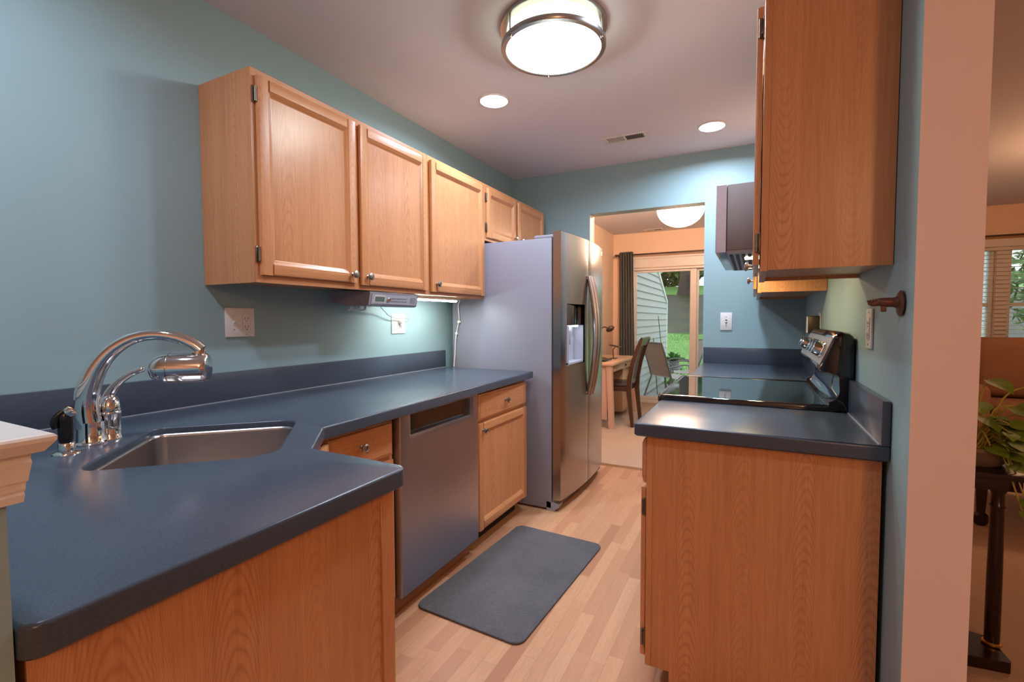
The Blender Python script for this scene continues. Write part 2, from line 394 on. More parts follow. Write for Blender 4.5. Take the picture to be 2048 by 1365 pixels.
def offset(poly, d):
    out = []; L = len(poly); A = sum(poly[i][0]*poly[(i+1) % L][1]-poly[(i+1) % L][0]*poly[i][1] for i in range(L)); sg = 1 if A > 0 else -1
    for i in range(L):
        p0, p, p1 = Vector(poly[i-1]), Vector(poly[i]), Vector(poly[(i+1) % L])
        e0 = (p-p0).normalized(); e1 = (p1-p).normalized()
        n0 = Vector((-e0.y, e0.x))*sg; n1 = Vector((-e1.y, e1.x))*sg
        m = (n0+n1); m = m/max(m.length_squared, .3)*2
        q = p+m*d; out.append((q.x, q.y))
    return out
def slab(outer, z0, z1, holes=(), ease=.006, mat=None):
    """a worktop: outline with an eased top edge and holes"""
    mb = MB(); bm = mb.bm
    def ring(poly, z): return [bm.verts.new((x, y, z)) for x, y in poly]
    def band(a, b):
        for i in range(len(a)): bm.faces.new((a[i], a[(i+1) % len(a)], b[(i+1) % len(a)], b[i]))
    bots, tops = [], []
    for poly, sg in [(outer, 1)]+[(h, -1) for h in holes]:
        stack = []
        stack.append(ring(offset(poly, sg*ease*.6), z0)); stack.append(ring(poly, z0+ease*.6))
        for k in range(5):
            t = k/4*PI/2; stack.append(ring(offset(poly, sg*ease*(1-math.cos(t))) if k else poly, z1-ease+ease*math.sin(t)))
        for a, b in zip(stack[:-1], stack[1:]): band(a, b)
        bots.append(stack[0]); tops.append(stack[-1])
    for rs in (bots, tops):
        es = []
        for r in rs:
            for i in range(len(r)):
                e = bm.edges.get((r[i], r[(i+1) % len(r)])); es.append(e)
        bmesh.ops.triangle_fill(bm, edges=es, use_beauty=True)
    return mb

# ------------------------------------------------------------------ the setting
YB = 3.869; W = 2.2585; WT = 2.373; YE = 1.3625; YN = 7.05; YL = 7.2
struct('floor', bx((-.12, -3.1, -.08), (W+.05, YB+.03, 0)), M['floor'])
struct('floor.001', bx((-.12, YB+.03, -.08), (W+.05, YN+.02, .004)), M['carpet'])
struct('floor.002', bx((W+.05, -3.1, -.08), (6.1, YL+.1, .004)), M['carpet'])
struct('trim_1', MB().prism([(YB+.005, .001), (YB+.05, .001), (YB+.045, .007), (YB+.02, .009)], 'x', .707, 1.595), M['woodtoe'])
struct('ceiling', bx((-.12, -3.1, H), (6.1, YL+.1, H+.1)), M['ceil'])
struct('wall_left', bx((-.12, -3.1, 0), (0, YB, H)), M['teal'])
mb = MB().box((-.12, YB, 0), (.707, YB+.115, H)); mb.box((1.597, YB, 0), (W, YB+.115, H)); mb.box((.707, YB, 2.105), (1.597, YB+.115, H))
o = struct('wall_back', mb, [M['teal'], M['peach']])
paint(o, lambda p: p.normal.y > .5 or (abs(p.normal.x) > .5 and .6 < p.center.x < 1.7), 1)
mb = MB().box((W, YE, 0), (WT, YL, H))
o = struct('wall_right', mb, [M['teal'], M['cream'], M['peach']])
paint(o, lambda p: p.normal.x > .5 or p.normal.y < -.5, 1)
struct('wall_nook_left', bx((-.06, YB+.115, 0), (.06, YN, H)), M['peach'])
DX0, DX1, DZ = .335, 2.14, 1.965
mb = MB().box((-.06, YN, 0), (DX0, YN+.14, H)); mb.box((DX1, YN, 0), (W, YN+.14, H)); mb.box((DX0, YN, DZ), (DX1, YN+.14, H))
struct('wall_nook_back', mb, [M['peach']])
struct('wall_front', bx((-.12, -3.1, 0), (6.1, -3.0, H)), M['cream'])
struct('wall_living_right', bx((6.0, -3.0, 0), (6.1, YL, H)), M['cream'])
WX0, WX1, WZ0, WZ1 = 3.45, 5.6, .75, 2.02
mb = MB().box((WT, YL, 0), (WX0, YL+.14, H)); mb.box((WX1, YL, 0), (6.1, YL+.14, H)); mb.box((WX0, YL, WZ1), (WX1, YL+.14, H)); mb.box((WX0, YL, 0), (WX1, YL+.14, WZ0)); mb.box((4.33, YL, WZ0), (4.44, YL+.14, WZ1))
struct('wall_living_back', mb, [M['peach']])
# low wall between sink worktop and dining side, with its moulded ledge
PX, PY = 1.232, .200
struct('wall_half', bx((.0, PY-.115, 0), (PX, PY, 1.035)), M['teal'])
def ledge():
    mb = MB()
    prof = [(.003, 1.036), (.0105, 1.037), (.0115, 1.045), (.011, 1.048), (.012, 1.051), (.0125, 1.058), (.014, 1.060), (.015, 1.068), (.016, 1.075), (.0168, 1.080), (.016, 1.084), (.0167, 1.090), (.0245, 1.0905), (.0325, 1.102), (.033, 1.1065), (.031, 1.109), (.028, 1.110)]
    rings = []
    for d, z in prof:
        rings.append([(0, PY-.115-d, z), (PX+d, PY-.115-d, z), (PX+d, PY+d, z), (0, PY+d, z)])
    return mb.loft(rings)
struct('trim_2', ledge(), M['white'])
# patio door
def frame_rect(mb, x0, x1, z0, z1, y0, y1, wl, wr, wb, wt, bev=.004):
    mb.box((x0, y0, z0), (x0+wl, y1, z1), bev); mb.box((x1-wr, y0, z0), (x1, y1, z1), bev)
    mb.box((x0+wl, y0, z0), (x1-wr, y1, z0+wb), bev); mb.box((x0+wl, y0, z1-wt), (x1-wr, y1, z1), bev)
    return mb
mb = MB(); frame_rect(mb, DX0+.001, DX1-.001, .005, DZ-.001, YN-.012, YN+.139, .03, .03, .05, .03)
d1 = struct('door_1', mb, M['white'], (DX0, YN, 0))
mb = MB(); mb.box((DX0-.06, YN-.018, .01), (DX0-.001, YN-.002, 2.10), .004); mb.box((DX1+.001, YN-.018, .01), (DX1+.06, YN-.002, 2.10), .004)
mb.box((DX0-.001, YN-.02, DZ+.005), (DX1+.001, YN-.002, 2.10), .004); mb.box((DX0-.08, YN-.03, 2.10), (DX1+.08, YN-.002, 2.125), .004)
struct('door_casing', mb, M['white'], parent=d1)
for nm, a, b, y in (('sliding_sash', DX0+.026, 1.225, YN+.02), ('fixed_sash', 1.18, DX1-.032, YN+.07)):
    mb = MB(); frame_rect(mb, a, b, .057, DZ-.033, y, y+.04, .038 if nm[0] == 's' else .07, .085 if nm[0] == 's' else .05, .045, .03)
    sash = struct(nm, mb, M['white'], parent=d1)
    struct('pane', bx((a+.04, y+.016, .09), (b-.04, y+.022, DZ-.05)), M['pane'], parent=sash)
# living room window: two units behind one blind
for k, (a, b) in enumerate(((WX0, 4.33), (4.44, WX1))):
    mb = MB(); frame_rect(mb, a+.001, b-.001, WZ0+.001, WZ1-.001, YL+.03, YL+.12, .035, .035, .045, .035); mb.box((a+.03, YL+.05, 1.36), (b-.03, YL+.10, 1.40), .003)
    wo = struct('window_%d' % (k+1), mb, M['white'], (a, YL, WZ0))
    struct('pane', bx((a+.03, YL+.07, WZ0+.04), (b-.03, YL+.076, WZ1-.03)), M['pane'], parent=wo)
mb = MB(); frame_rect(mb, WX0-.07, WX1+.07, WZ0-.03, WZ1+.09, YL-.018, YL-.001, .07, .07, .03, .09); mb.box((4.335, YL-.016, WZ0+.001), (4.435, YL-.001, WZ1-.001), .003)
struct('trim_3', mb, M['white'])

# ------------------------------------------------------------------ cabinet joinery
def door_map(side, x, u0, v0):
    """side +1: faces +x, -1: faces -x ; u along y, v up, n outward"""
    return Matrix(((0, 0, side, x), (1, 0, 0, u0), (0, 1, 0, v0), (0, 0, 0, 1)))
def panel_door(parent, side, x, y0, y1, z0, z1, knob=None, hinge=None, name='door'):
    T = .019; fw = .062; w_, h = y1-y0, z1-z0; X = door_map(side, x, y0, z0)
    prof = [(0, .003), (.0, T-.006), (.003, T-.001), (.006, T), (fw-.022, T), (fw-.019, T-.0035), (fw-.012, T-.005), (fw-.009, T-.0085), (fw-.002, T-.0125), (fw, T-.013), (fw, .003)]
    mb = MB(); mb.X = X; mb.box((fw-.004, fw-.004, .003), (w_-fw+.004, h-fw+.004, T-.0128))
    d = build(name, mb, OAK_D, parent)
    for f in (lambda u: u, lambda u: w_-u):
        mb = MB(); mb.X = X; mb.loft([[(f(u), 0, n) for u, n in prof], [(f(u), h, n) for u, n in prof]]); build('door_stile', mb, OAK_Z, d)
    e = .013
    for f in (lambda v: v, lambda v: h-v):
        mb = MB(); mb.X = X
        mb.loft([[(a, f(u), n-.0004) for u, n in prof] for a in (fw-e, w_-fw+e)])
        build('door_rail', mb, OAK_Y, d)
    if knob: add_knob(d, side, x+side*T, y0+knob[0], z0+knob[1])
    for hy, hz in (hinge or ()): add_hinge(d, side, x, y0+hy, z0+hz)
    return d
def add_knob(parent, side, x, y, z):
    prof = [(.009, 0), (.009, .002), (.006, .004), (.0055, .012), (.0075, .015), (.0145, .018), (.0170, .022), (.0165, .0255), (.0125, .0285), (.0098, .029), (.009, .028), (.0065, .0285), (.001, .029)]
    build('knob', MB().lathe((x, y, z), prof, (side, 0, 0), 20), M['nickel'], parent)
def add_hinge(parent, side, x, y, z):
    s = 1
    mb = MB().box((x+side*.0005, y-.012, z-.030), (x+side*.004, y+.003, z+.030), .001)
    mb.box((x+side*.004, y-.0135, z-.020), (x+side*.0055, y-.0055, z+.020), .0005)
    mb.cyl((x+side*.010, y+.0005-.004, z-.026), (x+side*.010, y+.0005-.004, z+.026), .005, seg=10)
    build('hinge', mb, M['hinge'], parent)
def drawer_front(parent, side, x, y0, y1, z0, z1):
    T = .019; X = door_map(side, x, y0, z0); w_, h = y1-y0, z1-z0
    mb = MB(); mb.X = X
    def rect(i, n): return [(i, i, n), (w_-i, i, n), (w_-i, h-i, n), (i, h-i, n)]
    mb.loft([rect(0, .002), rect(0, .010), rect(.003, .0135), rect(.011, .0155), rect(.013, .0185), rect(.016, T)])
    d = build('drawer', mb, OAK_Y, parent)
    add_knob(d, side, x+side*T, (y0+y1)/2, (z0+z1)/2)
    return d
def face_frame(parent, side, xf, y0, y1, z0, z1, stiles, rails, T=.019):
    """xf: front plane; stiles [(ya,yb)], rails [(za,zb)]"""
    a, b = xf-side*T, xf
    for p, q in stiles: build('frame_stile', bx((a, p, z0), (b, q, z1), .001, 1), OAK_Z, parent)
    for p, q in rails:
        for (s0, s1), (t0, t1) in zip(stiles[:-1], stiles[1:]): build('frame_rail', bx((a+side*.0005, s1-.001, p), (b-side*.0004, t0+.001, q), .0008, 1), OAK_Y, parent)
def carcass(parent, xa, xb, y0, y1, z0, z1, front, t=.016, mat=None):
    """hollow cabinet box; front: side that is open ('+x' or '-x')"""
    for p in (y0, y1-t): build('side_panel', bx((xa, p, z0), (xb, p+t, z1)), mat or OAK_Z, parent)
    xk = (xa, xa+.008) if front == '+x' else (xb-.008, xb)
    zb = z0+.012 if z0 > 1 else z0+.0
    build('bottom_board', bx((xa, y0+t, zb), (xb, y1-t, zb+t)), OAK_Y, parent); build('top_board', bx((xa, y0+t, z1-t), (xb, y1-t, z1)), OAK_Y, parent)
    build('back_board', bx((xk[0], y0+t, zb+t), (xk[1], y1-t, z1-t)), OAK_Y, parent)
ZU, ZT = 1.370, 2.143
XF = .311           # front of the upper face frames, left run
grp = 'oak wall cabinets on the left wall'
# upper A: two doors
t = thing('wall_cabinet', 'widest oak wall cabinet, two tall panelled doors, nearest over the sink corner', 'cabinet', (0.002, 1.134, ZU), grp)
carcass(t, .002, XF-.019, 1.134, 2.166, ZU, ZT, '+x')
face_frame(t, 1, XF, 1.134, 2.166, ZU, ZT, [(1.134, 1.168), (1.612, 1.660), (2.132, 2.166)], [(ZU, ZU+.042), (ZT-.046, ZT)])
panel_door(t, 1, XF+.001, 1.150, 1.622, 1.398, 2.117, (.440, .036), [(-.001, .075), (-.001, .650)])
panel_door(t, 1, XF+.001, 1.650, 2.150, 1.392, 2.117, (.034, .040))
# upper B: one door
t = thing('wall_cabinet', 'single-door tall oak wall cabinet above the strip light, beside the fridge', 'cabinet', (0.002, 2.168, ZU), grp)
carcass(t, .002, XF-.019, 2.168, 2.786, ZU, ZT, '+x')
face_frame(t, 1, XF, 2.168, 2.786, ZU, ZT, [(2.168, 2.202), (2.752, 2.786)], [(ZU, ZU+.038), (ZT-.046, ZT)])
panel_door(t, 1, XF+.001, 2.184, 2.772, 1.388, 2.117, (.040, .045))
# upper C: short, above the fridge
t = thing('wall_cabinet', 'short oak wall cabinet with two small doors above the fridge', 'cabinet', (0.002, 2.788, 1.765), grp)
carcass(t, .002, XF-.019, 2.788, 3.80, 1.765, ZT, '+x')
face_frame(t, 1, XF, 2.788, 3.80, 1.765, ZT, [(2.788, 2.828), (3.245, 3.29), (3.766, 3.80)], [(1.765, 1.795), (ZT-.04, ZT)])
panel_door(t, 1, XF+.001, 2.818, 3.252, 1.785, 2.117, (.400, .050), [(-.001, .07), (-.001, .27)])
panel_door(t, 1, XF+.001, 3.286, 3.780, 1.785, 2.117, (.034, .050))

# right uppers
XR = W-.306
grp = 'oak wall cabinets on the right wall'
def right_upper(label, y0, y1, z0, knob, hinges):
    t = thing('wall_cabinet', label, 'cabinet', (W-.002, y0, z0), grp)
    carcass(t, XR+.019, W-.002, y0, y1, z0, 2.20, '-x', mat=OAK_I)
    face_frame(t, -1, XR, y0, y1, z0-.004, 2.20, [(y0, y0+.036), (y1-.036, y1)], [(z0-.004, z0+.034), (2.16, 2.20)])
    panel_door(t, -1, XR-.001, y0+.016, y1-.014, z0+.018, 2.115, knob, hinges)
    return t
right_upper('tall oak wall cabinet with wide wood side, nearest on the right wall', 1.546, 2.012, ZU, (.40, .035), [(-.001, .062), (-.001, .665)])
right_upper('short oak wall cabinet directly above the microwave', 2.016, 2.776, 1.752, (.37, .04), [(-.001, .06), (-.001, .30)])
right_upper('far oak wall cabinet past the microwave, its underside lit orange', 2.784, 3.83, ZU-.002, (.034, .045), None)

# base cabinets, left run
XB = .655
grp = 'oak base cabinets of the left run'
t = thing('base_cabinet', 'narrow oak drawer cabinet between the sink corner and the dishwasher', 'cabinet', (.02, 1.085, 0), grp)
carcass(t, .02, XB-.019, 1.085, 1.462, .10, .858, '+x')
face_frame(t, 1, XB, 1.085, 1.462, .10, .858, [(1.085, 1.112), (1.436, 1.462)], [(.10, .13), (.672, .70), (.82, .858)])
drawer_front(t, 1, XB+.001, 1.100, 1.450, .695, .838)
panel_door(t, 1, XB+.001, 1.100, 1.450, .118, .678, (.316, .50))
build('toe_kick', bx((.30, 1.085, .001), (XB-.075, 1.462, .10)), M['woodtoe'], t)
t = thing('base_cabinet', 'oak base cabinet with one drawer over one door, beside the fridge', 'cabinet', (.02, 2.098, 0), grp)
carcass(t, .02, XB-.019, 2.098, 2.706, .10, .858, '+x')
face_frame(t, 1, XB, 2.098, 2.706, .10, .858, [(2.098, 2.126), (2.68, 2.706)], [(.10, .13), (.682, .71), (.832, .858)])
drawer_front(t, 1, XB+.001, 2.112, 2.692, .700, .840)
panel_door(t, 1, XB+.001, 2.112, 2.692, .112, .684, (.034, .535))
build('toe_kick', bx((.30, 2.098, .001), (XB-.075, 2.706, .10)), M['toe'], t)
# corner sink cabinet with peninsula end panel
t = thing('corner_cabinet', 'oak corner sink cabinet whose broad end panel fills the lower left', 'cabinet', (.02, .21, 0), grp)
mb = MB()
pl = [(.022, .212), (1.205, .212), (1.205, .812), (.955, .812), (.70, 1.083), (.022, 1.083)]
inn = offset(pl, .018)
bm = mb.bm
ro = [[bm.verts.new((x, y, z)) for x, y in q] for q, z in ((pl, .10), (pl, .858), (inn, .858), (inn, .10))]
for a, b in ((0, 1), (1, 2), (2, 3), (3, 0)):
    for i in range(6): bm.faces.new((ro[a][i], ro[a][(i+1) % 6], ro[b][(i+1) % 6], ro[b][i]))
c = build('carcass', mb, OAK_Z, t)
build('end_panel', bx((1.206, .212, .001), (1.222, .775, .858)), OAK_P, t)
build('corner_stile', bx((1.206, .7755, .06), (1.226, .814, .858), .0015, 1), OAK_Z, t)
X = Matrix.Translation((.955, .812, 0)) @ Matrix.Rotation(math.atan2(.271, -.255), 4, 'Z')
mb = MB(); mb.X = X; mb.box((.03, -.020, .14), (.345, -.001, .84), .004); build('door', mb, OAK_Z, t)
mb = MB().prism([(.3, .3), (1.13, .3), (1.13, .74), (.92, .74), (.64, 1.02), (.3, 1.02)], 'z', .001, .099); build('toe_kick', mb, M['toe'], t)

# right base cabinets
XRB = 1.640
grp = 'oak base cabinets of the right run'
t = thing('base_cabinet', 'near right oak base cabinet with a tall plain wood end panel', 'cabinet', (W-.01, 1.542, 0), grp)
carcass(t, XRB+.019, W-.012, 1.56, 1.998, .10, .858, '-x')
mb = MB().prism([(XRB+.019, .858), (XRB+.019, .10), (XRB+.075, .10), (XRB+.075, .001), (W-.012, .001), (W-.012, .858)], 'y', 1.542, 1.559)
build('end_panel', mb, OAK_P, t)
face_frame(t, -1, XRB, 1.540, 1.998, .10, .858, [(1.540, 1.575), (1.966, 1.998)], [(.10, .13), (.685, .71), (.825, .858)])
drawer_front(t, -1, XRB-.001, 1.554, 1.984, .700, .842)
panel_door(t, -1, XRB-.001, 1.554, 1.984, .122, .684, (.39, .52), [(-.001, .065), (-.001, .50)])
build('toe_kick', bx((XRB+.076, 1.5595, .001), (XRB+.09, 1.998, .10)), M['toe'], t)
t = thing('base_cabinet', 'far right oak base cabinet beyond the stove, mostly hidden by it', 'cabinet', (W-.01, 2.768, 0), grp)
carcass(t, XRB+.019, W-.012, 2.768, 3.85, .10, .858, '-x')
face_frame(t, -1, XRB, 2.768, 3.85, .10, .858, [(2.768, 2.80), (3.29, 3.33), (3.81, 3.85)], [(.10, .13), (.685, .71), (.825, .858)])
for a, b in ((2.785, 3.30), (3.32, 3.835)):
    drawer_front(t, -1, XRB-.001, a, b, .700, .842); panel_door(t, -1, XRB-.001, a, b, .122, .684, (.40, .52))
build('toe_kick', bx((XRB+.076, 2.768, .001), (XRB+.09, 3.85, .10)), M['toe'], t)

# ------------------------------------------------------------------ worktops
ZC = .9005
sinkA = Vector((.302, .795)); e1 = Vector((.7071, -.7071)); e2 = Vector((.7071, .7071))
hole = rounded([tuple(sinkA), tuple(sinkA+e1*.443), tuple(sinkA+e1*.443+e2*.400), tuple(sinkA+e2*.400)], [.03, .045, .075, .055], 6)
top = rounded([(.003, PY+.002), (1.249, PY+.002), (1.249, .842), (.928, .850), (.762, 1.032), (.692, 2.752), (.003, 2.752)], [0, .022, .03, .012, .012, .004, 0], 5)
t = thing('countertop', 'L-shaped slate grey worktop with undermount corner sink, left side', 'countertop', (.003, PY, .86), 'slate grey kitchen worktops')
build('worktop', slab(top, .8595, ZC, [hole]), M['quartz'], t)
build('backsplash', bx((.002, PY+.002, ZC+.0002), (.021, 2.752, 1.0176), .002), M['quartz'], t)
build('caulk_line', bx((.0212, PY+.01, ZC+.0002), (.0232, 2.75, ZC+.002)), M['caulk'], t)
top = rounded([(1.602, 1.514), (W-.002, 1.514), (W-.002, 2.000), (1.602, 2.000)], [.018, .002, 0, .004], 5)
t = thing('countertop', 'small slate grey worktop on the near right cabinet, before the stove', 'countertop', (1.6, 1.514, .86), 'slate grey kitchen worktops')
build('worktop', slab(top, .8595, ZC), M['quartz'], t)
build('backsplash', bx((W-.021, 1.514, ZC+.0002), (W-.002, 2.000, 1.0176), .002), M['quartz'], t)
build('caulk_line', bx((W-.0232, 1.53, ZC+.0002), (W-.0212, 2.0, ZC+.002)), M['caulk'], t)
top = rounded([(1.602, 2.766), (W-.002, 2.766), (W-.002, YB-.002), (1.602, YB-.002)], [.004, 0, 0, .004], 4)
t = thing('countertop', 'slate grey worktop in the far right corner beyond the stove', 'countertop', (1.6, 2.766, .86), 'slate grey kitchen worktops')
build('worktop', slab(top, .8595, ZC), M['quartz'], t)
mb = bx((W-.021, 2.766, ZC+.0002), (W-.002, YB-.022, 1.0176), .002); mb.box((1.604, YB-.0215, ZC+.0002), (W-.002, YB-.002, 1.0176), .002)
build('backsplash', mb, M['quartz'], t)

# sink
t = thing('kitchen_sink', 'stainless undermount single-bowl sink set diagonally in the corner worktop', 'sink', tuple(sinkA)+(.66,))
mb = MB()
cen = sinkA+e1*.2215+e2*.2
def srect(g, z, r):
    q = [sinkA-e1*g-e2*g, sinkA+e1*(.443+g)-e2*g, sinkA+e1*(.443+g)+e2*(.4+g), sinkA-e1*g+e2*(.4+g)]
    return [(x, y, z) for x, y in rounded([tuple(p) for p in q], r, 6)]
R0 = [.035, .05, .08, .06]
R0 = [.03, .045, .075, .055]
mb.loft([srect(-.0022, .8805, R0), srect(-.003, .87, R0), srect(-.005, .72, R0), srect(-.009, .695, R0), srect(-.02, .680, R0), srect(-.04, .675, R0), srect(-.15, .668, [.03]*4)], cap0=False)
o = build('basin', mb, M['sinksteel'], t)
md = o.modifiers.new('sheet', 'SOLIDIFY'); md.thickness = .0015; md.offset = 1
mb = MB().lathe((cen.x, cen.y, .669), [(.044, .0), (.046, .003), (.040, .005), (.036, .001), (.012, .0005), (.01, .004), (.002, .005)]); build('drain', mb, M['chrome'], t)

# faucet
FB = Vector((.354, .617, ZC)); D = Vector((.7071, .7071, 0))
def fp(a, z, s=0.): return FB+D*a+Vector((.7071, -.7071, 0))*s+Vector((0, 0, z))
t = thing('faucet', 'chrome high-arc kitchen faucet with a horizontal filter hung at its tip', 'faucet', tuple(FB))
build('base', MB().lathe(FB, [(.037, 0), (.037, .004), (.034, .007), (.032, .010), (.0305, .05), (.030, .06)], seg=28), M['chrome'], t)
build('spout', MB().tube([fp(-.004, .045), fp(-.008, .10), fp(.002, .160), (fp(.024, .212)), fp(.058, .254), fp(.105, .283), fp(.158, .291), fp(.208, .281), fp(.243, .263), fp(.262, .246)],
      [.0300, .0290, .0265, .0225, .0190, .0155, .0140, .0145, .0165, .0165], 20, smooth=5), M['chrome'], t)
fl = build('water_filter', MB().lathe(fp(.135, .197), [(.004, .000), (.016, .002), (.028, .010), (.036, .021), (.0405, .034), (.042, .046), (.042, .132), (.039, .142), (.035, .146), (.005, .147)], D, 32), M['chrome'], t)
build('filter_seam', MB().lathe(fp(.135, .197), [(.0421, .050), (.0425, .051), (.0425, .052), (.0421, .053)], D, 32), M['nickel'], fl)
build('filter_collar', MB().cyl(fp(.256, .236), fp(.260, .252), .016, .0155), M['chrome'], fl)
LB = Vector((.336, .668, ZC))
hb = build('handle_body', MB().lathe(LB, [(.0275, 0), (.0275, .004), (.0255, .007), (.025, .068), (.0265, .070), (.0265, .076), (.025, .078), (.0258, .083), (.0248, .095), (.0195, .113), (.011, .123), (.002, .125)], seg=28), M['chrome'], t)
def lp(a, z): return LB+D*a+Vector((0, 0, z))
build('lever', MB().tube([lp(-.004, .112), lp(.006, .135), lp(.026, .160), lp(.052, .180), lp(.078, .191), lp(.086, .193)], [.016, .013, .0105, .009, .0085, .004], 14, smooth=4, flat=.7), M['chrome'], hb)
SB = Vector((.417, .542, ZC))
t = thing('side_sprayer', 'black side sprayer standing in a chrome collar left of the faucet', 'sprayer', tuple(SB))
build('collar', MB().lathe(SB, [(.029, 0), (.028, .003), (.023, .005), (.0170, .007), (.0165, .026), (.015, .028)], seg=28), M['chrome'], t)
build('spray_handle', MB().lathe(SB, [(.013, .0282), (.0145, .034), (.0150, .060), (.0148, .076), (.0158, .084), (.0160, .094), (.014, .101), (.008, .105), (.002, .106)], seg=24), M['black'], t)
build('trigger', MB().tube([SB+Vector((.000, -.019, .066)), SB+Vector((-.001, -.021, .080)), SB+Vector((.001, -.017, .096)), SB+Vector((.006, -.006, .108))], [.0065, .0078, .0078, .006], 12, smooth=3), M['black'], t)
build('spray_nozzle', MB().lathe(SB+Vector((.004, .004, .100)), [(.012, 0), (.0135, .005), (.0125, .012), (.003, .013)], (.45, .6, .65), 18), M['chrome'], t)

# ------------------------------------------------------------------ dishwasher
DW0, DW1, XD = 1.474, 2.086, .684
t = thing('dishwasher', 'dark stainless dishwasher with a recessed pocket handle under the left worktop', 'dishwasher', (.05, DW0, 0))
build('tub', bx((.05, DW0+.004, .09), (XD-.045, DW1-.004, .845)), M['black'], t)
build('control_strip', bx((XD-.045, DW0+.003, .842), (XD-.006, DW1-.003, .8585), .002), M['gloss'], t)
HY0, HY1, HZ0, HZ1 = 1.555, 2.022, .752, .838
mb = MB()
def ringrect(x, y0, y1, z0, z1): return [(x, y0, z0), (x, y1, z0), (x, y1, z1), (x, y0, z1)]
mb.loft([ringrect(XD-.044, DW0+.003, DW1-.003, .092, .858), ringrect(XD-.006, DW0+.003, DW1-.003, .092, .858), ringrect(XD, DW0+.007, DW1-.007, .096, .8545), ringrect(XD, HY0-.018, HY1+.018, HZ0-.022, HZ1+.008)], cap0=True, cap1=False)
mb.loft([ringrect(XD, HY0-.018, HY1+.018, HZ0-.022, HZ1+.008), ringrect(XD-.010, HY0, HY1, HZ0, HZ1), ringrect(XD-.042, HY0, HY1, HZ0, HZ1)], cap0=False, cap1=True)
bmesh.ops.remove_doubles(mb.bm, verts=mb.bm.verts, dist=.0001)
d = build('door', mb, M['steel_dark'], t)
build('handle_pocket', bx((XD-.0415, HY0+.001, HZ0+.001), (XD-.034, HY1-.001, HZ1-.001)), M['gloss'], d)
build('toe_kick', bx((.3, DW0+.004, .001), (XD-.06, DW1-.004, .088)), M['woodtoe'], t)

# ------------------------------------------------------------------ refrigerator
F0, F1 = 2.787, 3.700; FX = .808; FZ = 1.742
t = thing('refrigerator', 'tall stainless side-by-side refrigerator with water dispenser and grey side', 'refrigerator', (.05, F0, 0))
build('cabinet_body', bx((.055, F0+.002, .015), (FX-.006, F1-.002, FZ), .004), M['fridge_side'], t)
build('door_gasket', bx((FX-.0055, F0+.012, .09), (FX+.004, F1-.012, FZ-.01)), M['rubber'], t)
for hy in (F0+.01, F1-.11):
    build('hinge_cover', bx((FX-.13, hy, FZ+.0005), (FX+.035, hy+.10, FZ+.022), .006), M['fridge_side'], t)
def fridge_front(y): # bulging front
    u = (y-(F0+F1)/2)/((F1-F0)/2); return .868+.034*(1-u*u)
def fridge_door(name, y0, y1, z0, z1, opening=None):
    mb = MB(); ys = sorted(set([y0+(y1-y0)*i/14 for i in range(15)]+([opening[0], opening[1]] if opening else [])))
    bm = mb.bm; zs = [z0, z0+.004]+([opening[2], opening[3]] if opening else [])+[z1-.004, z1]
    g = {}
    for j, z in enumerate(zs):
        for i, y in enumerate(ys):
            e = .004 if (j in (0, len(zs)-1)) else 0
            ee = .003 if i in (0, len(ys)-1) else 0
            g[i, j] = bm.verts.new((fridge_front(y)-e-ee, y, z))
    for j in range(len(zs)-1):
        for i in range(len(ys)-1):
            if opening and zs[j] >= opening[2]-1e-6 and zs[j+1] <= opening[3]+1e-6 and ys[i] >= opening[0]-1e-6 and ys[i+1] <= opening[1]+1e-6: continue
            bm.faces.new((g[i, j], g[i+1, j], g[i+1, j+1], g[i, j+1]))
    per = [g[i, 0] for i in range(len(ys))]+[g[len(ys)-1, j] for j in range(1, len(zs))]+[g[i, len(zs)-1] for i in range(len(ys)-2, -1, -1)]+[g[0, j] for j in range(len(zs)-2, 0, -1)]
    bk = [bm.verts.new((FX+.005, v.co.y, v.co.z)) for v in per]
    for i in range(len(per)): bm.faces.new((per[i], per[(i+1) % len(per)], bk[(i+1) % len(per)], bk[i]))
    bm.faces.new(bk)
    return build(name, mb, M['steel_z'], t)
ysp = 3.240
OP = (2.862, 3.152, .935, 1.330)
fd = fridge_door('freezer_door', F0, ysp-.003, .075, 1.782, OP)
dd = fridge_door('fridge_door', ysp+.003, F1, .075, 1.782)
# dispenser insert
mb = MB(); xi = FX+.012
mb.box((xi, OP[0], OP[2]+.004), (xi+.006, OP[1], 1.19)); mb.box((xi+.006, OP[0], OP[2]), (fridge_front(3.0)-.002, OP[0]+.004, 1.19)); mb.box((xi+.006, OP[1]-.004, OP[2]), (fridge_front(3.0)-.002, OP[1], 1.19))
disp = build('dispenser', mb, M['dispgrey'], fd); disp['label'] = 'lit grey water and ice dispenser recess'
mb = MB(); mb.box((xi, OP[0], OP[2]), (fridge_front(OP[0])+.012, OP[1], OP[2]+.018), .004); build('drip_tray', mb, M['dispgrey'], fd)
mb = MB(); mb.box((xi, OP[0]+.001, 1.19), (fridge_front(OP[0])-.004, OP[1]-.001, 1.329), .003); build('control_panel', mb, M['gloss'], fd)
build('dispenser_lamp', bx((xi+.012, OP[0]+.05, 1.180), (xi+.05, OP[1]-.05, 1.1895)), M['displed'], fd)
mb = MB().box((xi+.008, 2.97, 1.06), (xi+.02, 3.04, 1.16), .004); build('paddle', mb, M['greyplast'], fd)
